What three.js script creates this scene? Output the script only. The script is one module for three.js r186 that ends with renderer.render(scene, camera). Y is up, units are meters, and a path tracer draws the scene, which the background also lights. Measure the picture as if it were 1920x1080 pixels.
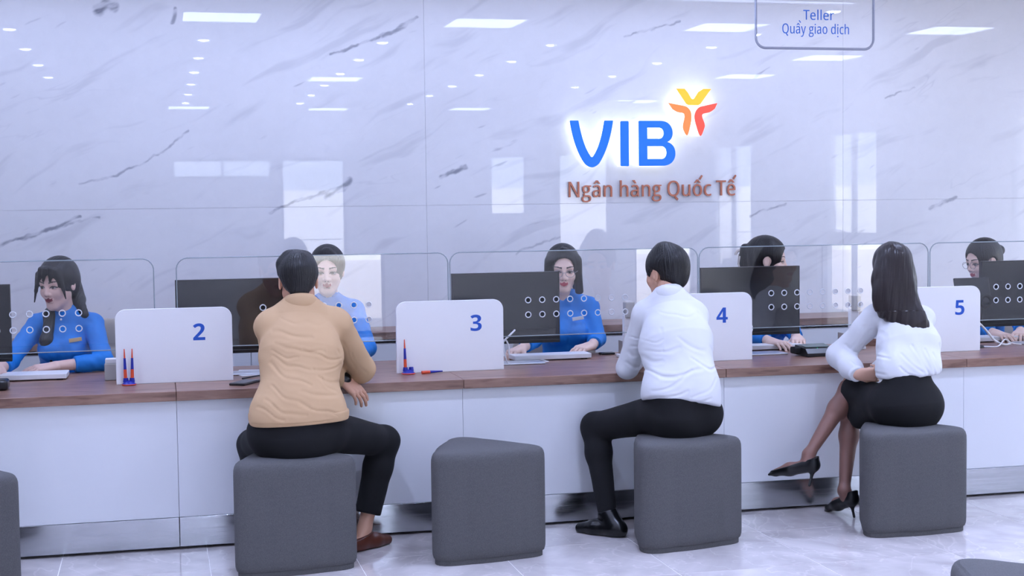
import * as THREE from 'three';
import { RoundedBoxGeometry } from 'three/addons/geometries/RoundedBoxGeometry.js';
import { mergeGeometries } from 'three/addons/utils/BufferGeometryUtils.js';
import { ImprovedNoise } from 'three/addons/math/ImprovedNoise.js';
import { FontLoader } from 'three/addons/loaders/FontLoader.js';
import { TextGeometry } from 'three/addons/geometries/TextGeometry.js';
import { RectAreaLightUniformsLib } from 'three/addons/lights/RectAreaLightUniformsLib.js';

// ---------------------------------------------------------------- camera, sky, sun, exposure
RectAreaLightUniformsLib.init();
const scene = new THREE.Scene();
const camera = new THREE.PerspectiveCamera(22.308, 16 / 9, 0.1, 400);
camera.position.set(0, 1.614, 7.0115);
camera.rotation.order = 'YXZ';
camera.rotation.set(-0.0565815, -0.2386577, -0.0125489);
const renderer = new THREE.WebGLRenderer({ antialias: true });
renderer.toneMapping = THREE.LinearToneMapping;
renderer.toneMappingExposure = 1.0;
renderer.shadowMap.enabled = true;
scene.background = new THREE.Color().setRGB(3.3, 3.9, 5.0);          // hazy bright sky
const sun = new THREE.DirectionalLight(new THREE.Color().setRGB(1, 0.95, 0.92), 24);
sun.position.set(-14, 30, -16); sun.target.position.set(4, 0, 12);
sun.castShadow = true; sun.shadow.mapSize.set(2048, 2048);
Object.assign(sun.shadow.camera, { left: -45, right: 45, top: 45, bottom: -45, near: 1, far: 120 });
scene.add(sun, sun.target);
const PANEL_LIGHT = 12.9, ADDED_STRIP_LIGHT = 8.2, PANEL_GLOW = 2.0, DOWN_LIGHT = 9.0;          // ceiling fittings; the strips are added fill for the back wall
const LAMP_COLOR = new THREE.Color().setRGB(0.54, 0.635, 1.0);

// ---------------------------------------------------------------- helpers
const taken = new Map();
function numbered(name) { const n = taken.get(name) || 0; taken.set(name, n + 1); return n ? `${name}_${String(n).padStart(3, '0')}` : name; }
function shade(o) { o.traverse((c) => { if (c.isMesh) { c.castShadow = true; c.receiveShadow = true; } }); return o; }
function thing(name, label, category, group) {
  const o = new THREE.Group(); o.name = numbered(name); o.userData = { label, category };
  if (group) o.userData.group = group;
  scene.add(o); return o;
}
function part(name, geo, mat, parent, label) {
  const m = new THREE.Mesh(geo, mat); m.name = name; m.castShadow = m.receiveShadow = true;
  if (label) m.userData.label = label;
  parent.add(m); return m;
}
function single(name, geo, mat, label, category, group) {
  const m = new THREE.Mesh(geo, mat); m.name = numbered(name); m.userData = { label, category };
  if (group) m.userData.group = group;
  m.castShadow = m.receiveShadow = true; scene.add(m); return m;
}
function structure(name, label, geo, mat) {
  const o = geo ? new THREE.Mesh(geo, mat) : new THREE.Group();
  o.name = name; o.userData = { label, category: name.split('_')[0], kind: 'structure' };
  o.castShadow = o.receiveShadow = true; scene.add(o); return o;
}
const box = (x0, x1, y0, y1, z0, z1) => new THREE.BoxGeometry(x1 - x0, y1 - y0, z1 - z0).translate((x0 + x1) / 2, (y0 + y1) / 2, (z0 + z1) / 2);
const rbox = (x0, x1, y0, y1, z0, z1, r = 0.005, n = 2) => new RoundedBoxGeometry(x1 - x0, y1 - y0, z1 - z0, n, r).translate((x0 + x1) / 2, (y0 + y1) / 2, (z0 + z1) / 2);
const join = (list) => mergeGeometries(list.map((g) => (g.index ? g.toNonIndexed() : g)));
const tube = (pts, r, seg = 40, rad = 8) => new THREE.TubeGeometry(new THREE.CatmullRomCurve3(pts.map((p) => new THREE.Vector3(...p))), seg, r, rad);
const srgb = (h) => new THREE.Color(h);
const noiseMaker = new ImprovedNoise();
const noise = (x, y, z) => noiseMaker.noise(x + 31.7, y + 11.3, z + 57.9);
function fbm(x, y, z, n = 4) { let a = 0.5, s = 0; for (let i = 0; i < n; i++) { s += a * noise(x, y, z); x *= 2.03; y *= 2.03; z *= 2.03; a *= 0.5; } return s; }
let seed = 12345; const rnd = () => { seed = (seed * 1664525 + 1013904223) >>> 0; return seed / 4294967296; };
const clamp = (v, a, b) => (v < a ? a : v > b ? b : v);
const smooth = (a, b, v) => { const t = clamp((v - a) / (b - a), 0, 1); return t * t * (3 - 2 * t); };
function texture(w, h, fn, color = true) {
  const d = new Uint8Array(w * h * 4);
  for (let j = 0; j < h; j++) for (let i = 0; i < w; i++) {
    const c = fn(i / w, j / h), o = (j * w + i) * 4;
    d[o] = clamp(c[0], 0, 255); d[o + 1] = clamp(c[1], 0, 255); d[o + 2] = clamp(c[2], 0, 255); d[o + 3] = 255;
  }
  const t = new THREE.DataTexture(d, w, h); t.wrapS = t.wrapT = THREE.RepeatWrapping; t.magFilter = THREE.LinearFilter; t.minFilter = THREE.LinearMipmapLinearFilter; t.generateMipmaps = true;
  if (color) t.colorSpace = THREE.SRGBColorSpace; t.needsUpdate = true; return t;
}
// uv in metres from the position, by the face that a vertex belongs to
function metreUV(g, sx = 1, sy = 1, ox = 0, oy = 0) {
  if (g.index) g = g.toNonIndexed();
  const p = g.attributes.position, n = g.attributes.normal, uv = new Float32Array(p.count * 2);
  for (let i = 0; i < p.count; i++) {
    const ax = Math.abs(n.getX(i)), ay = Math.abs(n.getY(i)), az = Math.abs(n.getZ(i));
    const u = ay > ax && ay > az ? p.getX(i) : ax > az ? p.getZ(i) : p.getX(i), v = ay > ax && ay > az ? p.getZ(i) : p.getY(i);
    uv[i * 2] = u * sx + ox; uv[i * 2 + 1] = v * sy + oy;
  }
  g.setAttribute('uv', new THREE.BufferAttribute(uv, 2)); return g;
}
const std = (color, roughness, extra = {}) => new THREE.MeshPhysicalMaterial({ color, roughness, ...extra });

// ---------------------------------------------------------------- surface textures
// marble of the back wall: x from -1.6 to 6.8, y from 0 to 3.15, veins running up to the right
const WX0 = -1.6, WX1 = 6.8, WY0 = 0, WY1 = 3.15;
const veins = [ // polyline in wall metres, width, strength
  [[[-0.95, 1.40], [-0.78, 1.455], [-0.62, 1.50], [-0.45, 1.575]], 0.016, 0.85],
  [[[-0.60, 1.50], [-0.45, 1.545], [-0.33, 1.57]], 0.011, 0.6],
  [[[-0.45, 1.77], [-0.22, 1.83], [-0.08, 1.90], [0.03, 1.96], [0.21, 2.10]], 0.010, 0.6],
  [[[0.70, 1.59], [0.86, 1.65], [1.02, 1.70], [1.20, 1.76]], 0.015, 0.7],
  [[[1.06, 1.69], [1.16, 1.735], [1.21, 1.78]], 0.03, 0.8],
  [[[1.10, 2.58], [1.30, 2.65], [1.50, 2.735], [1.66, 2.82]], 0.012, 0.75],
  [[[1.44, 2.70], [1.56, 2.755], [1.63, 2.80]], 0.022, 0.7],
  [[[1.80, 1.80], [1.88, 1.835], [1.96, 1.865]], 0.022, 0.9],
  [[[-0.31, 2.83], [-0.26, 2.86], [-0.22, 2.85]], 0.045, 1.0],
  [[[0.13, 2.76], [0.14, 2.80], [0.15, 2.84]], 0.016, 0.7],
  [[[3.05, 2.72], [3.30, 2.79], [3.45, 2.83]], 0.010, 0.5],
  [[[4.95, 2.32], [5.08, 2.37], [5.18, 2.40]], 0.010, 0.5],
  [[[5.30, 1.55], [5.42, 1.60], [5.50, 1.63]], 0.020, 0.55],
  [[[3.95, 1.52], [4.10, 1.57], [4.20, 1.60]], 0.012, 0.5],
  [[[2.30, 1.30], [2.50, 1.38], [2.60, 1.40]], 0.010, 0.4],
];
function segment(px, py, a, b) { const dx = b[0] - a[0], dy = b[1] - a[1]; const t = clamp(((px - a[0]) * dx + (py - a[1]) * dy) / (dx * dx + dy * dy), 0, 1); return Math.hypot(px - a[0] - t * dx, py - a[1] - t * dy); }
const marbleMap = texture(2048, 768, (u, v) => {
  const x = WX0 + u * (WX1 - WX0), y = WY0 + v * (WY1 - WY0);
  const ca = 0.906, sa = 0.423, px = x * ca + y * sa, py = -x * sa + y * ca;         // along and across the bedding
  const wob = fbm(px * 1.1, py * 1.6, 3, 3) * 0.22;
  let dark = 0;
  const r1 = Math.abs(fbm(px * 0.9, (py + wob) * 4.2, 9, 4)), mask1 = smooth(0.06, 0.3, fbm(px * 0.8 + 7, py * 1.8, 21, 3));
  dark += (1 - smooth(0, 0.022, r1)) * mask1 * 0.07;
  const dash = fbm(px * 4.2, (py + wob * 0.4) * 21, 41, 3), mask2 = smooth(-0.06, 0.22, fbm(px * 0.7, py * 0.9 + 3, 63, 3));
  dark += smooth(0.30, 0.46, dash) * mask2 * 0.28;
  dark += smooth(0.12, 0.4, fbm(px * 1.3, (py + wob) * 9, 77, 4)) * 0.10;
  for (const [pl, w, s] of veins) {
    if (x < pl[0][0] - 0.1 || x > pl[pl.length - 1][0] + 0.1 || y < pl[0][1] - 0.12 || y > pl[pl.length - 1][1] + 0.12) continue;
    let d = 9; for (let k = 0; k + 1 < pl.length; k++) d = Math.min(d, segment(x + fbm(px * 9, py * 9, 5, 2) * 0.02, y + fbm(px * 12, py * 12, 8, 3) * 0.03, pl[k], pl[k + 1]));
    const br = smooth(-0.25, 0.25, fbm(px * 9, py * 34, 15, 3));
    dark = Math.max(dark, (1 - smooth(w * 0.25, w, d)) * s * (0.15 + 0.55 * br));
  }
  const cloud = fbm(px * 0.6, py * 1.2, 90, 4) * 14 + fbm(x * 14, y * 14, 2, 2) * 3;
  const k = clamp(dark, 0, 1);
  return [239 + cloud - k * 140, 240 + cloud - k * 138, 243 + cloud - k * 126];
});
marbleMap.wrapS = marbleMap.wrapT = THREE.MirroredRepeatWrapping;
const floorMap = texture(1024, 1024, (u, v) => {
  const a = u * 6.2832, b = v * 6.2832, X = Math.cos(a), Y = Math.sin(a), Z = Math.cos(b), W = Math.sin(b);
  const n = fbm(X * 1.3 + Z * 0.9, Y * 1.3 + W * 0.9, Z * 1.1 - X * 0.4, 5), r = Math.abs(fbm(X * 1.2 + 4 + W * 0.7, Y * 1.4 + Z * 0.6, W * 1.1, 4));
  const vein = (1 - smooth(0, 0.03, r)) * 12, c = n * 34;
  return [206 + c + vein, 199 + c + vein, 197 + c + vein];
});
const woodMap = texture(1024, 512, (u, v) => {
  const a = u * 6.2832, X = Math.cos(a) * 0.8, Y = Math.sin(a) * 0.8;
  const g = fbm(X * 1.4, Y * 1.4, v * 34, 4), f = fbm(X * 7, Y * 7, v * 130, 3), s = smooth(0.05, 0.3, fbm(X * 3, Y * 3, v * 60 + 9, 3));
  const k = g * 34 + f * 26 - s * 22;
  return [146 + k, 112 + k * 0.92, 97 + k * 0.85];
});
const weave = texture(256, 256, (u, v) => {
  const i = Math.floor(u * 64), j = Math.floor(v * 64), s = (i + j) & 1;
  const fu = Math.abs((u * 64) % 1 - 0.5), fv = Math.abs((v * 64) % 1 - 0.5);
  const k = 255 * (s ? 1 - fu * 0.9 : 1 - fv * 0.9) * (0.8 + 0.2 * Math.abs(Math.sin(i * 12.9 + j * 78.2))); return [k, k, k];
}, false);
const heather = texture(512, 512, (u, v) => {
  const i = Math.floor(u * 256), j = Math.floor(v * 256); const h = Math.sin(i * 127.1 + j * 311.7) * 43758.5453, q = h - Math.floor(h);
  const h2 = Math.sin(i * 3.1 + Math.floor(j / 6) * 91.7) * 1543.53, q2 = h2 - Math.floor(h2);
  const k = (q - 0.5) * 26 + (q2 - 0.5) * 16; return [90 + k, 89 + k, 90 + k];
});
const brushed = texture(512, 256, (u, v) => { const j = Math.floor(v * 256), h = Math.sin(j * 91.7) * 4375.5, q = h - Math.floor(h), h2 = Math.sin(j * 13.1 + Math.floor(u * 24) * 7.7) * 999.3, q2 = h2 - Math.floor(h2); const k = 100 + q * 50 + q2 * 26; return [k, k, k]; }, false);

// ---------------------------------------------------------------- materials
const M = {
  marble: std(0xffffff, 0.015, { map: marbleMap, ior: 1.55 }),
  joint: std(0xd6d6da, 0.8),
  plaster: std(0xe9e8e6, 0.85),
  ceiling: std(0xf1f1f0, 0.9),
  tile: std(0xffffff, 0.06, { map: floorMap, ior: 1.52 }),
  grout: std(0xefecea, 0.6),
  wood: std(0xffffff, 0.34, { map: woodMap }),
  laminate: std(0xe9ebef, 0.16),
  whiteBoard: std(0xf8f9fb, 0.3),
  plinth: std(0x85868a, 0.7),
  steel: std(0xc9ccd1, 0.34, { metalness: 1, roughnessMap: brushed }),
  fabric: std(0xffffff, 0.95, { map: heather, bumpMap: weave, bumpScale: 0.0006, sheen: 0.25, sheenRoughness: 0.6 }),
  glass: std(0xffffff, 0.0, { transmission: 1, thickness: 0, ior: 1.5 }),
  glassEdge: std(0xb9c6cc, 0.15, { transmission: 0.35, thickness: 0 }),
  rim: std(0xe6ebf2, 0.2),
  black: std(0x17181b, 0.28),
  blackMatte: std(0x141416, 0.6),
  screenBack: std(0x1d1f23, 0.17),
  bezel: std(0x0f1013, 0.35),
  silver: std(0xc6c9ce, 0.35, { metalness: 0.7 }),
  whitePlastic: std(0xeeeef0, 0.35),
  greyPlastic: std(0xb9b7b4, 0.5),
  paper: std(0xf4f4f6, 0.8),
  beige: std(0xb5aa9d, 0.6),
  digit: std(0x0d56c4, 0.4),
  orange: std(0xe2502a, 0.4),
  penBlue: std(0x14239a, 0.35),
  gold: std(0xd8b98a, 0.35, { metalness: 0.5 }),
  copper: std(0xb0705c, 0.3, { metalness: 0.75 }),
  signBlue: std(0x0f6fe0, 0.35, { emissive: new THREE.Color(0x0a6cf0), emissiveIntensity: 0.5 }),
  signGlow: std(0xffffff, 0.5, { emissive: new THREE.Color().setRGB(0.9, 0.95, 1), emissiveIntensity: 1.2 }),
  signYellow: std(0xffc431, 0.4, { emissive: new THREE.Color(0xffb52a), emissiveIntensity: 0.55 }),
  signOrange: std(0xff8d4a, 0.4, { emissive: new THREE.Color(0xff8038), emissiveIntensity: 0.55 }),
  signRed: std(0xff5a44, 0.4, { emissive: new THREE.Color(0xff4d38), emissiveIntensity: 0.55 }),
  lamp: std(0xffffff, 0.6, { emissive: LAMP_COLOR, emissiveIntensity: PANEL_GLOW }),
  lampSpot: std(0xffffff, 0.6, { emissive: LAMP_COLOR, emissiveIntensity: 45 }),
  frameAlu: std(0x8d939a, 0.4, { metalness: 0.6 }),
  pavement: std(0xc2bcb8, 0.9),
  road: std(0x8f8d8c, 0.9),
  street: std(0xd9dde0, 0.85),
  steelWhite: std(0xe7e8ea, 0.4),
};

// ---------------------------------------------------------------- the room
const RX0 = -4, RX1 = 8, RZ0 = -2.3, RZ1 = 10.5, CH = 3.05;
{ // back wall: backing and polished slabs
  const w = structure('wall_back', 'polished white marble slab wall with grey diagonal veins');
  part('backing', box(RX0 - 0.2, RX1 + 0.2, -0.2, CH + 0.2, RZ0 - 0.25, RZ0 - 0.012), M.joint, w);
  const xs = [RX0, -1.225, 1.705, 4.635, 7.565, RX1], ys = [0, 0.12, 1.62, CH];
  for (let i = 0; i + 1 < xs.length; i++) for (let j = 0; j + 1 < ys.length; j++) {
    const g = new RoundedBoxGeometry(xs[i + 1] - xs[i] - 0.0012, ys[j + 1] - ys[j] - 0.0012, 0.012, 1, 0.0005).translate((xs[i] + xs[i + 1]) / 2, (ys[j] + ys[j + 1]) / 2, RZ0 - 0.006);
    part('slab', metreUV(g, 1 / (WX1 - WX0), 1 / (WY1 - WY0), -WX0 / (WX1 - WX0), -WY0 / (WY1 - WY0)), M.marble, w);
  }
}
{ // floor: tiles 0.66 m, laid with fine joints on a bed
  const f = structure('floor', 'glossy pale beige stone tile floor');
  part('bed', box(RX0 - 0.2, RX1 + 0.2, -0.2, -0.0016, RZ0, RZ1 + 0.2), M.grout, f);
  const T = 0.66, tiles = [];
  for (let k = 0; k < 6; k++) tiles.push(metreUV(new RoundedBoxGeometry(T - 0.004, 0.012, T - 0.004, 1, 0.001), 0.62, 0.62, k * 0.29, k * 0.17));
  for (let i = -4; i < 10; i++) for (let j = -4; j < 7; j++) {
    const t = part('tile', tiles[(i * 7 + j * 5 + 60) % 6], M.tile, f);
    t.position.set(0.86 + T * (i + 0.5), -0.006, 0.41 + T * (j + 0.5)); t.rotation.y = ((i + j) & 1) ? Math.PI : 0;
  }
  const x0 = 0.86 - 4 * T, x1 = 0.86 + 10 * T, z0 = 0.41 - 4 * T, z1 = 0.41 + 7 * T;
  part('far_tiling', metreUV(join([box(RX0, x0, -0.012, 0, z0, z1), box(x1, RX1, -0.012, 0, z0, z1), box(RX0, RX1, -0.012, 0, z1, RZ1)]), 0.62, 0.62), M.tile, f);
}
structure('ceiling', 'white plaster ceiling', box(RX0 - 0.2, RX1 + 0.2, CH + 0.02, CH + 0.3, RZ0 - 0.2, RZ1 + 0.2), M.ceiling);
structure('wall_left', 'plain white side wall', box(RX0 - 0.2, RX0, 0, CH + 0.02, RZ0, RZ1), M.plaster);
function piercedWall(name, label, a0, a1, holes, place) { // holes [a, b, bottom, top] along the wall
  const parts = []; let a = a0;
  for (const [h0, h1, b, t] of holes) {
    parts.push(place(a, h0, 0, CH + 0.02), place(h0, h1, t, CH + 0.02)); if (b > 0) parts.push(place(h0, h1, 0, b)); a = h1;
  }
  parts.push(place(a, a1, 0, CH + 0.02)); structure(name, label, join(parts), M.plaster);
}
const frontHoles = [[0.25, 1.72, 2.06, 2.36], [1.84, 2.82, 0, 2.36], [5.05, 5.65, 1.45, 2.40], [6.15, 7.0, 0.05, 2.42]];
const rightHoles = [[-1.2, 1.0, 0.05, 2.45], [3.63, 5.05, 1.2, 2.45], [7.25, 8.9, 0.05, 2.45]];
piercedWall('wall_front', 'plain white street-side wall with glazed openings', RX0, RX1, frontHoles, (a, b, c, d) => box(a, b, c, d, RZ1, RZ1 + 0.2));
piercedWall('wall_right', 'plain white side wall with tall windows', RZ0, RZ1, rightHoles, (a, b, c, d) => box(RX1, RX1 + 0.2, c, d, a, b));
let windowCount = 0;
function glazing(holes, across, place, pane) {
  for (const [a, b, c, d] of holes) {
    windowCount++;
    const w = structure(c === 0 ? 'door_1' : `window_${windowCount}`, c === 0 ? 'wide glazed street entrance with grey frame' : `tall street window number ${windowCount} with grey frame`);
    const n = b - a > 2 ? 3 : b - a > 1.3 ? 1 : 0, bars = [place(a, a + 0.04, c, d), place(b - 0.04, b, c, d), place(a, b, d - 0.04, d), place(a, b, c, c + 0.04)];
    for (let k = 1; k <= n; k++) { const m = a + (b - a) * k / (n + 1); bars.push(place(m - 0.02, m + 0.02, c, d)); }
    part('window_frame', join(bars), M.frameAlu, w);
    for (let k = 0; k <= n; k++) part('pane', pane(a + (b - a) * k / (n + 1) + 0.02, a + (b - a) * (k + 1) / (n + 1) - 0.02, c + 0.03, d - 0.03), M.glass, w);
  }
}
glazing(frontHoles, 'x', (a, b, c, d) => box(a, b, c, d, RZ1 + 0.06, RZ1 + 0.12), (a, b, c, d) => box(a, b, c, d, RZ1 + 0.087, RZ1 + 0.093));
glazing(rightHoles, 'z', (a, b, c, d) => box(RX1 + 0.06, RX1 + 0.12, c, d, a, b), (a, b, c, d) => box(RX1 + 0.087, RX1 + 0.093, c, d, a, b));
// outside: pavement, road and the pale wall across the street
{
  const g = structure('ground', 'sunlit street paving outside the windows', join([box(-40, RX0 - 0.2, -0.3, -0.05, -20, 60), box(RX1 + 0.2, 60, -0.3, -0.05, -20, 60), box(RX0 - 0.2, RX1 + 0.2, -0.3, -0.05, RZ1 + 0.2, 60)]), M.pavement);
  g.userData.category = 'ground';
  single('street_wall', box(-40, 45, -0.05, 2.2, 38, 38.3), M.street, 'pale boundary wall across the street seen in reflections', 'wall');
  single('side_street_wall', box(34, 34.3, -0.05, 2.4, -20, 37.9), M.street, 'pale boundary wall beside the street seen in reflections', 'wall');
}
// ceiling fittings
{
  const spots = [[0.52, -0.33], [2.57, -0.25], [4.60, -0.25], [6.62, -0.3], [6.60, 2.0], [6.60, 4.1], [6.6, 8.1], [0.5, 9.7], [2.5, 9.95], [-1.5, -0.33], [4.6, 9.8], [-2.4, 4.2], [2.0, 4.9]];
  const frame = new THREE.ExtrudeGeometry((() => { const s = new THREE.Shape([[-0.3, -0.3], [0.3, -0.3], [0.3, 0.3], [-0.3, 0.3]].map((p) => new THREE.Vector2(...p))); s.holes.push(new THREE.Path([[-0.28, -0.28], [-0.28, 0.28], [0.28, 0.28], [0.28, -0.28]].map((p) => new THREE.Vector2(...p)))); return s; })(), { depth: 0.018, bevelEnabled: false }).rotateX(Math.PI / 2);
  const face = new THREE.BoxGeometry(0.56, 0.008, 0.56).translate(0, -0.006, 0);
  for (const [x, z] of spots) {
    const o = thing('ceiling_light_panel', 'square white light panel set in the ceiling', 'ceiling light', 'square ceiling light panels');
    o.position.set(x, CH + 0.018, z); part('frame', frame, M.steelWhite, o); part('diffuser_lamp', face, M.lamp, o);
    const l = new THREE.RectAreaLight(LAMP_COLOR, PANEL_LIGHT, 0.56, 0.56); l.position.set(0, -0.0125, 0); l.rotation.x = -Math.PI / 2; o.add(l);
  }
  for (const [x0, x1, label] of [[-3.8, 5.0, 'long thin light strip added over the marble wall to brighten it'], [6.5, 7.9, 'short thin light strip added by the right side wall to brighten the marble']]) { // unseen strips, added only to brighten the marble wall
    const o = thing('added_light_strip', label, 'ceiling light'), h = (x1 - x0) / 2; o.position.set((x0 + x1) / 2, CH + 0.018, -1.76);
    part('housing', join([box(-h, h, -0.018, 0, -0.07, -0.055), box(-h, h, -0.018, 0, 0.055, 0.07)]), M.steelWhite, o); part('diffuser_lamp', box(-h, h, -0.010, -0.002, -0.055, 0.055), M.lamp, o);
    const l = new THREE.RectAreaLight(LAMP_COLOR, ADDED_STRIP_LIGHT, 2 * h, 0.11); l.position.set(0, -0.0125, 0); l.rotation.x = -Math.PI / 2; o.add(l);
  }
  const ring = new THREE.LatheGeometry([[0.048, 0], [0.05, -0.012], [0.066, -0.012], [0.072, -0.004], [0.072, 0.02], [0.048, 0.02]].map((p) => new THREE.Vector2(...p)), 24);
  const lens = new THREE.LatheGeometry([[0, -0.024], [0.018, -0.0232], [0.034, -0.0205], [0.045, -0.016], [0.05, -0.01], [0.05, 0.002], [0, 0.002]].map((p) => new THREE.Vector2(...p)), 24);
  const down = [];
  [0.62, 2.08, 3.55, 4.93].forEach((z, i) => down.push([-1.08, z, 0, i]));
  for (let j = 0; j < 4; j++) for (let i = 0; i < 6; i++) if (j < 3 || i < 4) down.push([0.439 + 1.534 * j, 1.184 + 1.507 * i, j + 1, i]);
  const cols = ['leftmost', 'second', 'third', 'fourth', 'rightmost'], rows = ['nearest the wall', 'second from the wall', 'third from the wall', 'fourth from the wall', 'fifth from the wall', 'farthest from the wall'];
  for (const [x, z, c, r] of down) {
    const o = thing('downlight', `round ceiling downlight mirrored in the marble, ${cols[c]} row, ${rows[r]}`, 'ceiling light', 'round ceiling downlights');
    o.position.set(x, CH + 0.012, z); part('trim_ring', ring, M.steelWhite, o); part('lens_lamp', lens, M.lampSpot, o);
    const l = new THREE.SpotLight(LAMP_COLOR, DOWN_LIGHT, 0, 0.95, 0.6, 2); l.position.set(0, -0.028, 0); l.target.position.set(0, -3, 0); l.castShadow = true; l.shadow.radius = 2; o.add(l, l.target);
  }
}

// ---------------------------------------------------------------- the counter
const UNIT = 1.38, J0 = 0.075, CT = 0.76;
const stationNames = ['far left', 'number 2', 'number 3', 'number 4', 'number 5', 'far right'];
{
  const top = thing('countertop', 'long brown wood-grain counter top running the whole width', 'counter');
  for (let i = -2; i < 5; i++) {
    const x0 = J0 + UNIT * i, x1 = x0 + UNIT;
    part('countertop_segment', metreUV(rbox(x0 + 0.001, x1 - 0.001, CT - 0.046, CT, -1.02, 0, 0.003), 0.35, 0.6, i * 0.31, 0.2 * i), M.wood, top);
  }
  for (let i = -2; i < 5; i++) {
    const x0 = J0 + UNIT * i, x1 = x0 + UNIT;
    const names = { '-2': 'white counter unit beyond the left end of the view', '-1': 'white counter unit left of the seam under the number 2 board', 0: 'white counter unit below the customer in the tan jacket', 1: 'white counter unit between the empty stool and the man in the white shirt', 2: 'white counter unit behind the woman in the black skirt', 3: 'white counter unit at the right end below the number 5 board', 4: 'white counter unit beyond the right end of the view' };
    const o = thing('counter_unit', names[i], 'counter');
    part('carcass', box(x0 + 0.002, x1 - 0.002, 0.03, CT - 0.046, -0.62, -0.05), M.whiteBoard, o);
    part('front_panel', rbox(x0 + 0.0007, x1 - 0.0007, 0.157, CT - 0.047, -0.05, -0.03, 0.001), M.laminate, o);
    part('kick_plate', metreUV(rbox(x0 + 0.001, x1 - 0.001, 0.014, 0.155, -0.05, -0.031, 0.002), 1, 1), M.steel, o, 'brushed steel kick plate');
    part('recessed_plinth', box(x0, x1, 0.0005, 0.03, -0.58, -0.16), M.plinth, o);
  }
}
// rounded plate, bottom corners square
function plateShape(w, h, r, rb = 0) {
  const s = new THREE.Shape(); s.moveTo(rb, 0); s.lineTo(w - rb, 0); if (rb) s.absarc(w - rb, rb, rb, -Math.PI / 2, 0); s.lineTo(w, h - r); s.absarc(w - r, h - r, r, 0, Math.PI / 2); s.lineTo(r, h); s.absarc(r, h - r, r, Math.PI / 2, Math.PI); s.lineTo(0, rb); if (rb) s.absarc(rb, rb, rb, Math.PI, Math.PI * 1.5); return s;
}
const extrude = (s, depth, bevel = 0, curve = 16) => new THREE.ExtrudeGeometry(s, { depth, curveSegments: curve, bevelEnabled: bevel > 0, bevelSize: bevel, bevelThickness: bevel, bevelSegments: 2, bevelOffset: -bevel });
const bold = await new FontLoader().loadAsync('fonts/droid/droid_sans_bold.typeface.json');
const regular = await new FontLoader().loadAsync('fonts/droid/droid_sans_regular.typeface.json');
function textShape(txt, font, size, depth, bevel = 0) {
  return new TextGeometry(txt, { font, size, depth, curveSegments: 6, bevelEnabled: bevel > 0, bevelSize: bevel, bevelThickness: bevel, bevelSegments: 2 });
}
// number boards
{
  const spec = [['2', -0.205, 'white board with a blue 2, leftmost of the four, behind two pens'], ['3', 1.183, 'white board with a blue 3 above the empty stool'], ['4', 2.572, 'white board with a blue 4, half hidden by the man in the white shirt'], ['5', 3.955, 'white board with a blue 5, half hidden by the long-haired woman']];
  const plate = extrude(plateShape(0.563, 0.368, 0.052), 0.018, 0.002);
  for (const [n, x, label] of spec) {
    const o = thing('number_board', label, 'sign'); o.position.set(x, CT, -0.385);
    part('board', plate, M.whiteBoard, o);
    const g = textShape(n, bold, 0.083, 0.002); g.computeBoundingBox();
    const d = part('digit', g.translate(-g.boundingBox.min.x, -g.boundingBox.min.y, 0), M.digit, o, `blue digit ${n}`); d.position.set(n === '4' ? 0.356 : n === '3' ? 0.388 : n === '2' ? 0.372 : 0.405, 0.206, 0.0185); d.scale.x = 1.06;
  }
}
// clear counter screens with speech holes
{
  const spec = [[-1.28, 1.265, 'clear screen in front of the left teller with the pony tail'], [0.095, 1.375, 'clear screen between the tan jacket and the teller behind him'], [1.48, 1.368, 'clear screen in front of the teller with glasses and a bob'], [2.856, 1.373, 'clear screen in front of the teller facing right with a hair clip'], [4.24, 1.37, 'clear screen in front of the teller behind the number 5 board']];
  const rimG = new THREE.TorusGeometry(0.0145, 0.0028, 8, 28);
  for (const [x, w, label] of spec) {
    const o = thing('counter_screen', label, 'screen', 'clear counter screens'); o.position.set(x, 0.925, -0.436);
    const h = 0.447, s = plateShape(w, h, 0.055, 0.02), c = w / 2 + 0.002;
    const spotsX = []; for (let k = 0; k < 8; k++) spotsX.push(c - 0.268 + 0.0766 * k);
    for (const hx of spotsX) for (const hy of [0.112, 0.189]) { const p = new THREE.Path(); p.absarc(hx, hy, 0.0145, 0, Math.PI * 2, true); s.holes.push(p); }
    part('pane', extrude(s, 0.006, 0, 14), M.glass, o);
    const outline = plateShape(w, h, 0.055, 0.02).getPoints(14), dense = [];
    outline.forEach((p, i) => { const q = outline[(i + 1) % outline.length], n = Math.max(1, Math.ceil(p.distanceTo(q) / 0.03)); if (p.distanceTo(q) > 1e-5) for (let k = 0; k < n; k++) dense.push(new THREE.Vector3(p.x + (q.x - p.x) * k / n, p.y + (q.y - p.y) * k / n, 0.003)); });
    const loop = new THREE.CatmullRomCurve3(dense, true, 'centripetal');
    part('edge', new THREE.TubeGeometry(loop, 220, 0.0031, 6, true), M.glassEdge, o, 'polished clear edge');
    for (const hx of spotsX) for (const hy of [0.112, 0.189]) part('hole_rim', rimG, M.rim, o).position.set(hx, hy, 0.003);
    for (const bx of [0.16, w - 0.16]) {            // small feet that carry the screen
      part('screen_foot', join([rbox(bx - 0.008, bx + 0.008, CT - 0.925, 0.02, -0.012, 0.001, 0.002), rbox(bx - 0.03, bx + 0.03, CT - 0.925, CT - 0.917, -0.05, 0.02, 0.003)]), M.silver, o);
    }
  }
}
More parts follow.
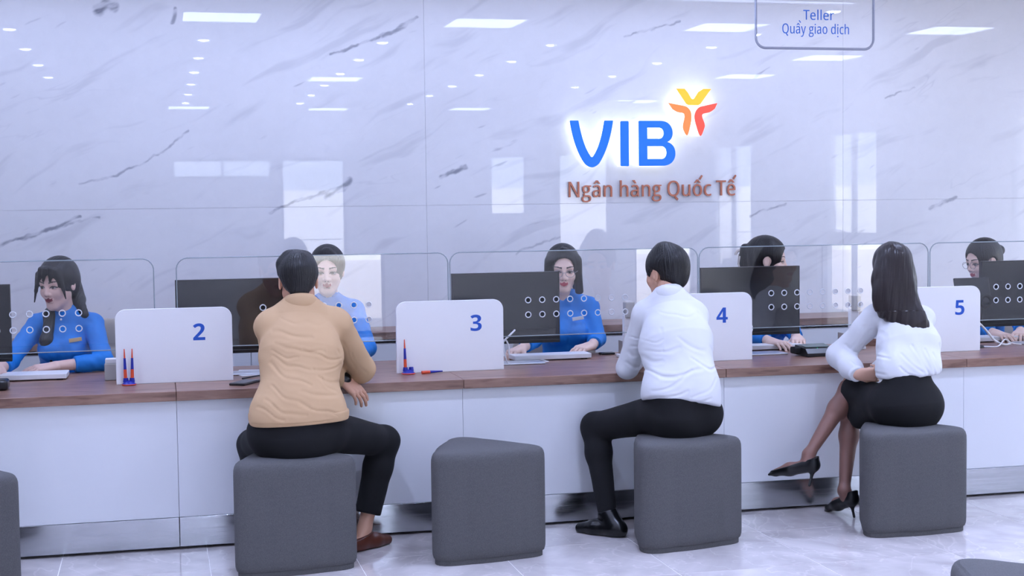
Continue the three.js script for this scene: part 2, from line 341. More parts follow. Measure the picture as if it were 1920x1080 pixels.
// monitors: backs to the customers
{
  const make = (label, c = 0) => {
    const o = thing('monitor', label, 'monitor');
    part('housing', rbox(-0.294, 0.294, 0.112, 0.492, -0.028, 0, 0.004), M.screenBack, o);
    part('bezel', join([rbox(-0.296, 0.296, 0.488, 0.494, -0.03, 0.002, 0.002), rbox(-0.296, -0.290, 0.110, 0.494, -0.03, 0.002, 0.002), rbox(0.290, 0.296, 0.110, 0.494, -0.03, 0.002, 0.002), rbox(-0.296, 0.296, 0.110, 0.128, -0.03, 0.003, 0.002)]), M.bezel, o);
    part('screen', box(-0.285, 0.285, 0.135, 0.485, -0.0305, -0.029), M.black, o);
    part('stand_column', rbox(c - 0.135, c - 0.035, 0.006, 0.30, 0.004, 0.03, 0.006), M.silver, o);
    part('stand_base', rbox(c - 0.24, c + 0.2, 0, 0.009, -0.09, 0.06, 0.004), M.silver, o, 'flat grey stand base');
    return o;
  };
  const spots = [[-1.005, -0.6, 0.02, 'black monitor cut off by the left edge of the picture'], [0.385, -0.62, -0.01, 'black monitor behind the number 2 board'], [1.82, -0.605, -0.02, 'black monitor in front of the teller with glasses'], [3.225, -0.6, -0.01, 'black monitor hiding the teller who faces right'], [4.965, -0.6, 0.0, 'black monitor at the right edge behind the number 5 board']];
  for (const [x, z, a, label] of spots) { const o = make(label, x > 4.5 ? 0.2 : 0); o.position.set(x, CT, z); o.rotation.y = a; }
}
// small black tablet on a ring stand behind board 5
{
  const o = thing('customer_display', 'small black customer display above the number 5 board', 'screen'); o.position.set(4.56, CT, -0.52);
  part('panel', new RoundedBoxGeometry(0.22, 0.15, 0.014, 2, 0.004).rotateX(-0.25).translate(0, 0.33, 0), M.black, o);
  part('ring', new THREE.TorusGeometry(0.032, 0.011, 10, 30).translate(0.075, 0.27, 0.02), M.blackMatte, o);
  part('stem', new THREE.CylinderGeometry(0.01, 0.012, 0.27, 12).translate(0.02, 0.135, -0.02), M.blackMatte, o);
  part('foot', new THREE.CylinderGeometry(0.06, 0.064, 0.01, 24).translate(0.02, 0.005, -0.02), M.blackMatte, o);
}
// white drawer-like paper trays / document boards in front of the tellers
{
  const tray = (x0, x1, z0, z1, rot, label) => {
    const o = thing('document_tray', label, 'tray'), w = x1 - x0; o.position.set((x0 + x1) / 2, CT, (z0 + z1) / 2); o.rotation.y = rot; const d = z1 - z0;
    part('tray_body', rbox(-w / 2, w / 2, 0.006, 0.032, -d / 2, d / 2, 0.004), M.whitePlastic, o);
    part('tray_feet', join([box(-w / 2 + 0.02, -w / 2 + 0.05, 0, 0.007, -d / 2 + 0.02, d / 2 - 0.02), box(w / 2 - 0.05, w / 2 - 0.02, 0, 0.007, -d / 2 + 0.02, d / 2 - 0.02)]), M.blackMatte, o);
    return o;
  };
  tray(-0.80, -0.455, -0.86, -0.68, -0.02, 'flat white keyboard tray under the left teller\'s hand');
  tray(1.885, 2.325, -0.83, -0.70, 0.02, 'flat white keyboard tray before the teller with glasses');
  tray(3.20, 3.62, -0.90, -0.78, 0.0, 'flat white keyboard tray beside the card terminal');
  tray(4.56, 5.02, -0.90, -0.76, 0.0, 'flat white keyboard tray at the right edge among coiled cables');
  const sheet = (x, z, w, d, a, label, lift = 0.0005) => { const o = single('paper_sheet', new RoundedBoxGeometry(w, 0.0016, d, 1, 0.0006), M.paper, label, 'paper'); o.position.set(x, CT + lift + 0.0008, z); o.rotation.y = a; return o; };
  sheet(-0.64, -0.945, 0.21, 0.13, 0.3, 'white paper sheet under the left teller\'s wrist');
  sheet(2.03, -0.90, 0.15, 0.1, 0.05, 'white paper slip left of the gap, before the teller with glasses');
  sheet(2.22, -0.90, 0.19, 0.1, 0.0, 'white paper sheet under the typing hand of the teller with glasses');
  sheet(0.47, -0.60, 0.17, 0.12, 0.35, 'white paper slip right of the number 2 board');
  sheet(0.50, -0.72, 0.21, 0.15, -0.2, 'white form behind the slip beside the tan jacket');
  const pen2 = single('dark_pen', new THREE.CylinderGeometry(0.004, 0.003, 0.15, 10).rotateZ(Math.PI / 2), M.black, 'thin dark pen lying right of the number 2 board', 'pen'); pen2.position.set(0.45, CT + 0.0045, -0.44); pen2.rotation.y = 0.9;
}
// pen stands, pens
{
  const standShape = () => join([new THREE.LatheGeometry([[0, 0], [0.033, 0], [0.034, 0.006], [0.026, 0.014], [0.016, 0.022], [0, 0.024]].map((p) => new THREE.Vector2(...p)), 24), new THREE.CylinderGeometry(0.011, 0.014, 0.02, 14).translate(-0.015, 0.026, 0), new THREE.CylinderGeometry(0.011, 0.014, 0.02, 14).translate(0.015, 0.026, 0)]);
  const penStand = (x, z, label, pens) => {
    const o = thing('pen_stand', label, 'pen stand'); o.position.set(x, CT, z);
    part('stand_base', standShape(), M.penBlue, o);
    part('stand_rim', new THREE.TorusGeometry(0.0325, 0.003, 8, 28).rotateX(Math.PI / 2).translate(0, 0.004, 0), M.orange, o, 'orange rim');
    for (const [dx, l] of pens) {
      const p = thing('pen', l, 'pen'); p.position.set(x + dx, CT + 0.033, z); p.rotation.z = dx < 0 ? 0.02 : -0.015;
      part('pen_grip', new THREE.CylinderGeometry(0.0075, 0.0085, 0.045, 12).translate(0, 0.0225, 0), M.orange, p);
      part('pen_barrel', new THREE.CylinderGeometry(0.0055, 0.0075, 0.055, 12).translate(0, 0.0725, 0), M.penBlue, p);
      part('pen_tail', new THREE.CylinderGeometry(0.0022, 0.0045, 0.045, 10).translate(0, 0.1225, 0), M.orange, p);
    }
  };
  penStand(-0.145, -0.33, 'blue and orange stand holding two upright pens', [[-0.016, 'left pen in the stand before the number 2 board'], [0.016, 'right pen in the stand before the number 2 board']]);
  penStand(1.235, -0.325, 'blue and orange stand holding one upright pen', [[-0.015, 'upright pen in the stand before the number 3 board']]);
  const p = thing('pen', 'orange and blue pen lying flat before the number 3 board', 'pen'); p.position.set(1.30, CT + 0.0085, -0.30); p.rotation.set(0, 0.22, -Math.PI / 2);
  part('pen_grip', new THREE.CylinderGeometry(0.0075, 0.0085, 0.045, 12).translate(0, 0.0225, 0), M.orange, p);
  part('pen_barrel', new THREE.CylinderGeometry(0.003, 0.0075, 0.07, 12).translate(0, 0.08, 0), M.penBlue, p);
}
// phones, card terminal, boxes
{
  const phone = (x, z, w, d, a, label) => {
    const o = thing('mobile_phone', label, 'phone'); o.position.set(x, CT, z); o.rotation.y = a;
    part('case', rbox(-w / 2, w / 2, 0, 0.012, -d / 2, d / 2, 0.005, 3), M.black, o); part('phone_screen', rbox(-w / 2 + 0.004, w / 2 - 0.004, 0.0115, 0.0128, -d / 2 + 0.006, d / 2 - 0.006, 0.0006), M.screenBack, o);
    return o;
  };
  phone(0.405, -0.195, 0.085, 0.17, -0.55, 'black phone on the counter edge beside the tan jacket');
  phone(2.475, -0.90, 0.085, 0.05, 0.05, 'black phone beside the typing hand of the teller with glasses');
  const t = thing('card_terminal', 'dark card terminal on the counter left of the woman', 'terminal'); t.position.set(3.54, CT, -0.44); t.rotation.y = 0.06;
  const prof = new THREE.Shape([[-0.07, 0.004], [0.075, 0.004], [0.075, 0.02], [0.05, 0.044], [-0.07, 0.058]].map((p) => new THREE.Vector2(...p)));
  part('terminal_body', extrude(prof, 0.17, 0.003).rotateY(-Math.PI / 2).translate(0.085, 0, 0), M.black, t);
  part('receipt_cover', rbox(-0.125, -0.08, 0.012, 0.05, -0.06, 0.0, 0.008), M.blackMatte, t);
  part('terminal_screen', new THREE.BoxGeometry(0.15, 0.0015, 0.075).rotateX(0.14).translate(0, 0.0565, -0.005), std(0x16433f, 0.15), t);
  part('status_light', join([new THREE.SphereGeometry(0.0025, 8, 6).translate(-0.02, 0.048, 0.062), new THREE.SphereGeometry(0.0025, 8, 6).translate(0.055, 0.048, 0.062)]), std(0x49d08c, 0.4, { emissive: new THREE.Color(0x35c47c), emissiveIntensity: 0.8 }), t);
  const s = thing('payment_reader', 'black payment reader cut off by the left edge', 'terminal'); s.position.set(-0.79, CT, -0.36);
  part('reader_body', rbox(-0.09, 0.085, 0, 0.05, -0.06, 0.06, 0.016, 4), M.black, s);
  part('reader_screen', new RoundedBoxGeometry(0.14, 0.004, 0.09, 2, 0.002).rotateX(0.5).translate(-0.03, 0.055, 0.02), std(0xb9d4da, 0.1), s);
  const c = thing('white_box', 'small grey-white box left of the number 2 board', 'box'); c.position.set(-0.235, CT, -0.60);
  part('box_body', rbox(-0.032, 0.032, 0, 0.085, -0.04, 0.04, 0.005), M.greyPlastic, c); part('box_lid', rbox(-0.028, 0.028, 0.085, 0.108, -0.036, 0.036, 0.004), M.whitePlastic, c);
  part('knob', new THREE.CylinderGeometry(0.012, 0.012, 0.012, 14).rotateX(Math.PI / 2).translate(0.04, 0.035, 0.04), M.black, c);
  for (const [x, z, label] of [[2.535, -0.70, 'white desk scanner beside the man in the white shirt'], [3.905, -0.70, 'white desk scanner behind the woman\'s left shoulder']]) {
    const o = thing('desk_scanner', label, 'scanner'); o.position.set(x, CT, z);
    part('scanner_base', rbox(-0.05, 0.05, 0, 0.018, -0.06, 0.06, 0.005), M.whitePlastic, o); part('scanner_stem', rbox(-0.026, 0.026, 0.016, 0.24, -0.02, 0.015, 0.006), M.whitePlastic, o); part('scanner_head', rbox(-0.02, 0.034, 0.22, 0.315, -0.03, 0.03, 0.01, 3), M.greyPlastic, o);
  }
  for (const [x, z, label] of [[2.66, -0.90, 'brown wooden desk box with sloping top beside the man in the white shirt'], [4.03, -0.90, 'brown wooden desk box with sloping top beside the woman\'s sleeve']]) {
    const o = thing('wooden_desk_box', label, 'box'); o.position.set(x, CT, z);
    const pr = new THREE.Shape([[-0.09, 0], [0.11, 0], [0.11, 0.035], [-0.09, 0.07]].map((p) => new THREE.Vector2(...p)));
    part('box_body', metreUV(extrude(pr, 0.12, 0.002).translate(0, 0, -0.06), 0.35, 0.6), M.wood, o); part('box_rim', rbox(-0.095, -0.088, 0, 0.074, -0.064, 0.064, 0.002), M.beige, o);
  }
}
// white cables
{
  const cable = (pts, r, label) => single('white_cable', tube(pts, r, 60), M.whitePlastic, label, 'cable', 'white cables on the counter');
  cable([[1.795, 0.90, -0.59], [1.80, 0.80, -0.55], [1.82, 0.768, -0.57], [1.90, 0.7645, -0.60], [2.0, 0.7645, -0.62], [2.05, 0.7645, -0.61], [2.05, 0.7645, -0.64], [2.03, 0.768, -0.69]], 0.004, 'white cable curving on the counter before the teller with glasses');
  cable([[1.772, 0.875, -0.56], [1.80, 0.90, -0.55], [1.83, 0.925, -0.555], [1.86, 0.945, -0.58]], 0.005, 'short white cable plugged low into the number 3 monitor');
  cable([[1.775, 0.82, -0.55], [1.785, 0.88, -0.55], [1.80, 0.895, -0.55], [1.815, 0.87, -0.55], [1.82, 0.82, -0.55]], 0.0045, 'white cable loop beside the number 3 board');
  cable([[3.185, 0.80, -0.55], [3.19, 0.86, -0.55], [3.215, 0.91, -0.555], [3.205, 0.965, -0.58]], 0.0045, 'white cable hanging from the number 4 monitor');
  cable([[3.175, 0.88, -0.552], [3.20, 0.92, -0.545], [3.222, 0.962, -0.58]], 0.004, 'thin white cable crossing behind the number 4 board');
  cable([[4.575, 0.925, -0.56], [4.62, 0.90, -0.55], [4.68, 0.84, -0.545], [4.73, 0.79, -0.55], [4.80, 0.766, -0.56], [4.86, 0.766, -0.60]], 0.007, 'thick white cable running down the number 5 monitor');
  cable([[4.62, 0.766, -0.50], [4.70, 0.7665, -0.48], [4.78, 0.80, -0.53], [4.84, 0.775, -0.56], [4.90, 0.7645, -0.55]], 0.004, 'thin grey-white cable coiled below the number 5 monitor');
}
// low cabinet behind the tellers
{
  const o = thing('back_credenza', 'long low white cabinet with brown top along the marble wall', 'cabinet');
  part('cabinet_top', metreUV(rbox(RX0 + 0.3, 7.8, 0.80, 0.845, -2.295, -1.86, 0.003), 0.35, 0.6), M.wood, o, 'brown wood top');
  part('top_rail', box(RX0 + 0.32, 7.78, 0.775, 0.80, -2.29, -2.02), M.whiteBoard, o);
  part('cabinet_body', box(RX0 + 0.32, 7.78, 0.06, 0.775, -2.29, -1.90), M.whiteBoard, o);
  for (let i = 0; i < 16; i++) part('cabinet_door', rbox(-3.66 + i * 0.7 + 0.003, -3.66 + (i + 1) * 0.7 - 0.003, 0.08, 0.772, -1.90, -1.882, 0.002), M.whiteBoard, o);
  part('plinth', box(RX0 + 0.32, 7.78, 0, 0.06, -2.29, -1.94), M.plinth, o);
}
// stools: rounded triangular, upholstered
const vmid = (a, b, t) => [a[0] + (b[0] - a[0]) * t, a[1] + (b[1] - a[1]) * t];
function stoolShape(h = 0.505) {
  const outline = new THREE.Shape(), V = [0, 1, 2].map((k) => [Math.sin(Math.PI + k * 2.0944) * 0.385, Math.cos(Math.PI + k * 2.0944) * 0.385]);
  for (let k = 0; k < 3; k++) { // corners rounded, sides gently bowed
    const v = V[k], p = V[(k + 2) % 3], q = V[(k + 1) % 3], c = 0.30, a = vmid(v, p, c), b = vmid(v, q, c), e = vmid(q, v, c), m = vmid(v, q, 0.5), l = Math.hypot(...m);
    if (!k) outline.moveTo(...a); outline.bezierCurveTo(...vmid(a, v, 0.72), ...vmid(b, v, 0.72), ...b); outline.quadraticCurveTo(m[0] * (1 + 0.022 / l), m[1] * (1 + 0.022 / l), ...e);
  }
  const ring = (scale, inset, n = 96) => { const p = outline.getSpacedPoints(n); return p.slice(0, n).map((v) => [v.x, v.y]); };
  const rows = [[0.022, 0.02], [0.022, 0.014], [0.028, 0.006], [0.045, 0.001], [0.07, 0], [h - 0.06, 0], [h - 0.035, 0.001], [h - 0.02, 0.005], [h - 0.009, 0.012], [h - 0.003, 0.021], [h, 0.034], [h + 0.003, 0.07], [h + 0.005, 0.12]];
  const n = 96, pos = [], uv = [], idx = [];
  const rings = rows.map(([y, ins]) => { const p = ring(1, 0, n).map(([x, z]) => { const l = Math.hypot(x, z), k = Math.max(0, (l - ins) / l); return [x * k, z * k]; }); return [y, p]; });
  let per = 0;
  rings.forEach(([y, p], r) => { per = 0; for (let i = 0; i <= n; i++) { const q = p[i % n]; if (i) per += Math.hypot(p[i % n][0] - p[(i - 1) % n][0], p[i % n][1] - p[(i - 1) % n][1]); pos.push(q[0], y, q[1]); uv.push(...(r >= 10 ? [q[0] * 6, q[1] * 6] : [per * 6, y * 6])); } });
  for (let r = 0; r + 1 < rows.length; r++) for (let i = 0; i < n; i++) { const a = r * (n + 1) + i, b = a + n + 1; idx.push(a, a + 1, b, a + 1, b + 1, b); }
  const ctr = pos.length / 3; pos.push(0, h + 0.006, 0); uv.push(0, 0); const l0 = (rows.length - 1) * (n + 1); for (let i = 0; i < n; i++) idx.push(l0 + i, l0 + i + 1, ctr);
  const cb = pos.length / 3; pos.push(0, 0.022, 0); uv.push(0, 0); for (let i = 0; i < n; i++) idx.push(i + 1, i, cb);
  const g = new THREE.BufferGeometry(); g.setAttribute('position', new THREE.Float32BufferAttribute(pos, 3)); g.setAttribute('uv', new THREE.Float32BufferAttribute(uv, 2)); g.setIndex(idx); g.computeVertexNormals();
  const ba = ring(1, 0, 64), sh = new THREE.Shape(ba.map(([x, z]) => { const l = Math.hypot(x, z), k = (l - 0.014) / l; return new THREE.Vector2(x * k, -z * k); }));
  const base = new THREE.ExtrudeGeometry(sh, { depth: 0.024, bevelEnabled: false }).rotateX(-Math.PI / 2);
  return [g, metreUV(base, 6, 6)];
}
{
  const [body, base] = stoolShape();
  const make = (x, z, a, label) => { const o = thing('stool', label, 'stool', 'grey upholstered stools'); o.position.set(x, 0, z); o.rotation.y = a; part('upholstery', body, M.fabric, o); part('base', base, M.fabric, o); return o; };
  make(0.56, 0.43, 0.1, 'grey stool under the man in the tan jacket');
  make(1.43, 0.45, 0.14, 'empty grey stool between the two men');
  make(2.385, 0.485, 0.2, 'grey stool under the man in the white shirt');
  make(3.545, 0.525, 0.02, 'grey stool under the woman in the black skirt');
  make(-0.875, 0.46, 0.1, 'grey stool cut off by the left edge');
  make(2.47, 3.27, 0.25, 'grey stool in the bottom right corner, only its top in view');
}
// hanging teller sign
{
  const o = thing('hanging_sign', 'clear hanging sign lettered Teller over the counter', 'sign'); o.position.set(3.13, 2.435, -0.3);
  const w = 0.685, h = 0.5, r = 0.055, s = new THREE.Shape(); s.moveTo(r, 0); s.lineTo(w - r, 0); s.absarc(w - r, r, r, -Math.PI / 2, 0); s.lineTo(w, h); s.lineTo(0, h); s.lineTo(0, r); s.absarc(r, r, r, Math.PI, Math.PI * 1.5);
  part('pane', extrude(s, 0.016), M.glass, o);
  const bend = [[0, h], [0, r]]; for (let k = 1; k < 8; k++) { const t = Math.PI + k / 8 * Math.PI / 2; bend.push([r + r * Math.cos(t), r + r * Math.sin(t)]); } bend.push([r, 0], [w - r, 0]); for (let k = 1; k < 8; k++) { const t = -Math.PI / 2 + k / 8 * Math.PI / 2; bend.push([w - r + r * Math.cos(t), r + r * Math.sin(t)]); } bend.push([w, r], [w, h]);
  const run = []; bend.forEach((p, i) => { const q = bend[i + 1]; if (!q) return run.push([...p, 0.008]); const n = Math.max(1, Math.ceil(Math.hypot(q[0] - p[0], q[1] - p[1]) / 0.03)); for (let k = 0; k < n; k++) run.push([p[0] + (q[0] - p[0]) * k / n, p[1] + (q[1] - p[1]) * k / n, 0.008]); });
  part('edge', tube(run, 0.007, 240, 8), std(0xb4b8c8, 0.2, { transmission: 0.3, thickness: 0 }), o, 'grey polished edge');
  const ink = std(0x2f6fd0, 0.5);
  const t1 = textShape('Teller', regular, 0.052, 0.0015); t1.computeBoundingBox();
  part('lettering', t1.translate(0.268, 0.152, 0.0165), ink, o, 'blue word Teller').scale.x = 1;
  const adv = (w) => [...w].reduce((a, c) => a + regular.data.glyphs[c].ha, 0) * 0.052 / regular.data.resolution;
  const t2 = textShape('Qu\u00e2y giao dich', regular, 0.052, 0.0015); t2.computeBoundingBox();
  const sx = 0.388 / (t2.boundingBox.max.x - t2.boundingBox.min.x), l2 = part('lettering', join([t2, new THREE.CylinderGeometry(0.004, 0.004, 0.0015, 12).rotateX(Math.PI / 2).translate(adv('Qu\u00e2y giao d') + adv('i') / 2, -0.013, 0.0007), new THREE.BoxGeometry(0.017, 0.0055, 0.0015).rotateZ(-0.75).translate(adv('Qu') + adv('\u00e2') * 0.5 + 0.012, 0.064, 0.0007)].map((g) => { g = g.index ? g.toNonIndexed() : g; return g; })), ink, o, 'blue words Quay giao dich with Vietnamese accents');
  l2.scale.x = sx; l2.position.set(0.144, 0.078, 0.0165);
  for (const x of [0.1, w - 0.1]) part('hanger_rod', new THREE.CylinderGeometry(0.004, 0.004, CH + 0.02 - 2.435 - h + 0.02, 8).translate(x, h + (CH + 0.02 - 2.435 - h) / 2 - 0.01, 0.008), M.silver, o);
}
// illuminated logo on the wall; outlines in metres, origin at the lower left of the V
{
  const o = thing('logo_sign', 'illuminated three-letter blue logo with orange star emblem on the marble wall', 'sign'); o.position.set(2.647, 1.862, RZ0);
  const P = (pts) => new THREE.Shape(pts.map((p) => new THREE.Vector2(...p)));
  const V = new THREE.Shape(); V.moveTo(0.006, 0.300); V.lineTo(0.052, 0.300); V.quadraticCurveTo(0.058, 0.300, 0.059, 0.294); V.bezierCurveTo(0.072, 0.22, 0.098, 0.12, 0.140, 0.066); V.quadraticCurveTo(0.148, 0.058, 0.156, 0.066); V.bezierCurveTo(0.198, 0.12, 0.222, 0.22, 0.234, 0.294); V.quadraticCurveTo(0.235, 0.300, 0.241, 0.300); V.lineTo(0.289, 0.300); V.quadraticCurveTo(0.296, 0.300, 0.295, 0.294);
  V.bezierCurveTo(0.280, 0.19, 0.244, 0.085, 0.196, 0.018); V.quadraticCurveTo(0.170, -0.006, 0.148, -0.006); V.quadraticCurveTo(0.122, -0.006, 0.098, 0.020); V.bezierCurveTo(0.045, 0.09, 0.014, 0.20, 0.0, 0.294); V.quadraticCurveTo(-0.001, 0.300, 0.006, 0.300);
  const I = plateShape(0.058, 0.297, 0.008, 0.008);
  const B = new THREE.Shape(); B.moveTo(0, 0.008); B.quadraticCurveTo(0, 0, 0.008, 0); B.lineTo(0.165, 0); B.bezierCurveTo(0.232, 0, 0.256, 0.044, 0.256, 0.082); B.bezierCurveTo(0.256, 0.120, 0.236, 0.148, 0.200, 0.158); B.bezierCurveTo(0.226, 0.170, 0.237, 0.192, 0.237, 0.216); B.bezierCurveTo(0.237, 0.262, 0.208, 0.298, 0.150, 0.298); B.lineTo(0.008, 0.298); B.quadraticCurveTo(0, 0.298, 0, 0.290); B.lineTo(0, 0.008);
  const b1 = new THREE.Path(); b1.moveTo(0.060, 0.046); b1.lineTo(0.060, 0.130); b1.lineTo(0.158, 0.130); b1.bezierCurveTo(0.206, 0.130, 0.206, 0.046, 0.158, 0.046); b1.lineTo(0.060, 0.046);
  const b2 = new THREE.Path(); b2.moveTo(0.060, 0.180); b2.lineTo(0.060, 0.252); b2.lineTo(0.142, 0.252); b2.bezierCurveTo(0.186, 0.252, 0.186, 0.180, 0.142, 0.180); b2.lineTo(0.060, 0.180); B.holes.push(b1, b2);
  const letter = (s, x, y, face, label) => {
    const b = part('letter_body', extrude(s, 0.07).translate(x, y, 0.012), M.signGlow, o, 'white glowing side walls'); 
    part('letter_face', extrude(s, 0.008, 0.0015).translate(x, y, 0.082), face, b, label);
    part('letter_mount', new THREE.CylinderGeometry(0.006, 0.006, 0.014, 8).rotateX(Math.PI / 2).translate(x + 0.03, y + (s === V ? 0.28 : 0.2), 0.006), M.steelWhite, b);
  };
  letter(V, 0, 0, M.signBlue, 'first blue letter, pointed at the bottom'); letter(I, 0.345, 0, M.signBlue, 'middle blue letter, a plain bar'); letter(B, 0.472, 0.001, M.signBlue, 'last blue letter with two round bows');
  // emblem: yellow chevron above two curved orange arms
  const top = P([[0.737, 0.512], [0.795, 0.512], [0.817, 0.488], [0.842, 0.448], [0.853, 0.442], [0.864, 0.448], [0.893, 0.491], [0.929, 0.512], [0.985, 0.512], [0.962, 0.484], [0.908, 0.412], [0.893, 0.403], [0.822, 0.403], [0.806, 0.412]]);
  const curved = (pts) => { const s = new THREE.Shape(), tip = pts[0]; s.moveTo(...tip); s.splineThru(pts.slice(1).map((p) => new THREE.Vector2(...p))); s.lineTo(...tip); return s; };
  const left = curved([[0.681, 0.417], [0.755, 0.405], [0.808, 0.393], [0.837, 0.363], [0.844, 0.325], [0.837, 0.278], [0.813, 0.204], [0.786, 0.24], [0.784, 0.274], [0.795, 0.325], [0.786, 0.349], [0.746, 0.357], [0.71, 0.376]]);
  const right = curved([[1.027, 0.417], [0.996, 0.412], [0.942, 0.401], [0.897, 0.389], [0.872, 0.359], [0.864, 0.325], [0.875, 0.274], [0.905, 0.199], [0.933, 0.249], [0.936, 0.278], [0.919, 0.325], [0.925, 0.345], [0.973, 0.357], [1.009, 0.38]]);
  letter(top, 0, 0, M.signYellow, 'yellow upper chevron of the emblem'); letter(left, 0, 0, M.signOrange, 'orange left arm of the emblem'); letter(right, 0, 0, M.signRed, 'red right arm of the emblem');
  for (const [x, y] of [[0.15, 0.15], [0.375, 0.15], [0.6, 0.15], [0.855, 0.36]]) { const l = new THREE.PointLight(new THREE.Color().setRGB(0.9, 0.95, 1), 0.004, 1.2, 2); l.position.set(x, y, 0.006); l.castShadow = true; o.add(l); }
  // tagline
  const t = thing('tagline_lettering', 'row of thin raised copper letters under the blue logo', 'sign'); t.position.set(2.642, 1.662, RZ0);
  const chars = [...'Ng\u00e2n h\u00e0ng Qu\u00f4c T\u00ea'], size = 0.103, k = size / regular.data.resolution; let x = 0; const made = [];
  for (const c of chars) {
    if (c !== ' ') { const g = textShape(c, regular, size, 0.012); const list = [g.index ? g.toNonIndexed() : g]; if (c === '\u00f4' || c === '\u00ea') { const w = (regular.data.glyphs[c].ha * k); list.push(new THREE.BoxGeometry(0.010, 0.032, 0.013).toNonIndexed().rotateZ(-0.62).translate(w * 0.5 + 0.026, size * 1.20, 0.006)); } made.push([join(list), x]); }
    x += regular.data.glyphs[c].ha * k * (c === ' ' ? 0.9 : 1.0);
  }
  const sx = 1.196 / x; for (const [g, at] of made) { const m = part('letter', g, M.copper, t); m.position.set(at * sx, 0, 0.006); m.scale.x = sx; }
}

// ---------------------------------------------------------------- modelling of soft shapes: distance fields meshed by surface nets
const vadd = (a, b, s = 1) => [a[0] + b[0] * s, a[1] + b[1] * s, a[2] + b[2] * s];
const vsub = (a, b) => [a[0] - b[0], a[1] - b[1], a[2] - b[2]];
const vdot = (a, b) => a[0] * b[0] + a[1] * b[1] + a[2] * b[2];
const vcross = (a, b) => [a[1] * b[2] - a[2] * b[1], a[2] * b[0] - a[0] * b[2], a[0] * b[1] - a[1] * b[0]];
const vnorm = (a) => { const l = Math.hypot(...a) || 1; return [a[0] / l, a[1] / l, a[2] / l]; };
const vmix = (a, b, t) => [a[0] + (b[0] - a[0]) * t, a[1] + (b[1] - a[1]) * t, a[2] + (b[2] - a[2]) * t];
const smin = (a, b, k) => { const h = k - Math.abs(a - b); return h > 0 ? Math.min(a, b) - h * h / (4 * k) : Math.min(a, b); };
// primitives: tapered capsule (optionally flattened along u by s), ellipsoid, plane, nested group
const cap = (a, b, r1, r2 = r1, k = 0.02, u = null, s = 1) => ({ t: 0, a, b, ab: vsub(b, a), l2: Math.max(1e-9, vdot(vsub(b, a), vsub(b, a))), r1, r2, k, u, s, op: 0 });
const ell = (c, r, k = 0.02, axes = null) => ({ t: 1, c, r, k, axes, op: 0 });
const cut = (p, n, k = 0.006) => ({ t: 2, n: vnorm(n), d: vdot(p, vnorm(n)), k, op: 2 });       // keeps what lies behind n
const grp = (list, k = 0.01) => ({ t: 3, list, f: field(list), k, op: 0 });
const minus = (p, k = p.k) => ({ ...p, op: 1, k });
const both = (p, k = p.k) => ({ ...p, op: 2, k });
function distance(p, x, y, z) {
  if (p.t === 0) {
    const px = x - p.a[0], py = y - p.a[1], pz = z - p.a[2], ab = p.ab;
    let t = (px * ab[0] + py * ab[1] + pz * ab[2]) / p.l2; t = t < 0 ? 0 : t > 1 ? 1 : t;
    let vx = px - t * ab[0], vy = py - t * ab[1], vz = pz - t * ab[2];
    if (p.u) { const c = (vx * p.u[0] + vy * p.u[1] + vz * p.u[2]) * (p.s - 1); vx += p.u[0] * c; vy += p.u[1] * c; vz += p.u[2] * c; }
    const d = Math.sqrt(vx * vx + vy * vy + vz * vz) - (p.r1 + (p.r2 - p.r1) * t); return p.u ? d * 0.8 : d;
  }
  if (p.t === 1) {
    let vx = x - p.c[0], vy = y - p.c[1], vz = z - p.c[2];
    if (p.axes) { const [A, B, C] = p.axes; const q = vx * A[0] + vy * A[1] + vz * A[2], w = vx * B[0] + vy * B[1] + vz * B[2], e = vx * C[0] + vy * C[1] + vz * C[2]; vx = q; vy = w; vz = e; }
    const a = vx / p.r[0], b = vy / p.r[1], c = vz / p.r[2], k0 = Math.sqrt(a * a + b * b + c * c), a2 = a / p.r[0], b2 = b / p.r[1], c2 = c / p.r[2], k1 = Math.sqrt(a2 * a2 + b2 * b2 + c2 * c2);
    return k1 < 1e-9 ? -Math.min(...p.r) : k0 * (k0 - 1) / k1;
  }
  if (p.t === 2) return x * p.n[0] + y * p.n[1] + z * p.n[2] - p.d;
  return p.f(x, y, z);
}
function field(list, warp) {
  return (x, y, z) => {
    let d = 1e3;
    for (const p of list) { const e = distance(p, x, y, z); if (p.op === 0) d = d > 100 ? e : smin(d, e, p.k); else if (p.op === 1) d = -smin(-d, e, p.k); else d = -smin(-d, -e, p.k); }
    return warp && d < 0.05 && d > -0.05 ? d + warp(x, y, z, d) : d;
  };
}
function bounds(list, lo = [9e9, 9e9, 9e9], hi = [-9e9, -9e9, -9e9]) {
  for (const p of list) {
    if (p.op !== 0) continue;
    if (p.t === 0) for (const [c, r] of [[p.a, p.r1], [p.b, p.r2]]) for (let i = 0; i < 3; i++) { const R = r * (p.s < 1 ? 1 / p.s : 1); lo[i] = Math.min(lo[i], c[i] - R); hi[i] = Math.max(hi[i], c[i] + R); }
    if (p.t === 1) { const R = p.axes ? [Math.max(...p.r), Math.max(...p.r), Math.max(...p.r)] : p.r; for (let i = 0; i < 3; i++) { lo[i] = Math.min(lo[i], p.c[i] - R[i]); hi[i] = Math.max(hi[i], p.c[i] + R[i]); } }
    if (p.t === 3) bounds(p.list, lo, hi);
  }
  return [lo, hi];
}
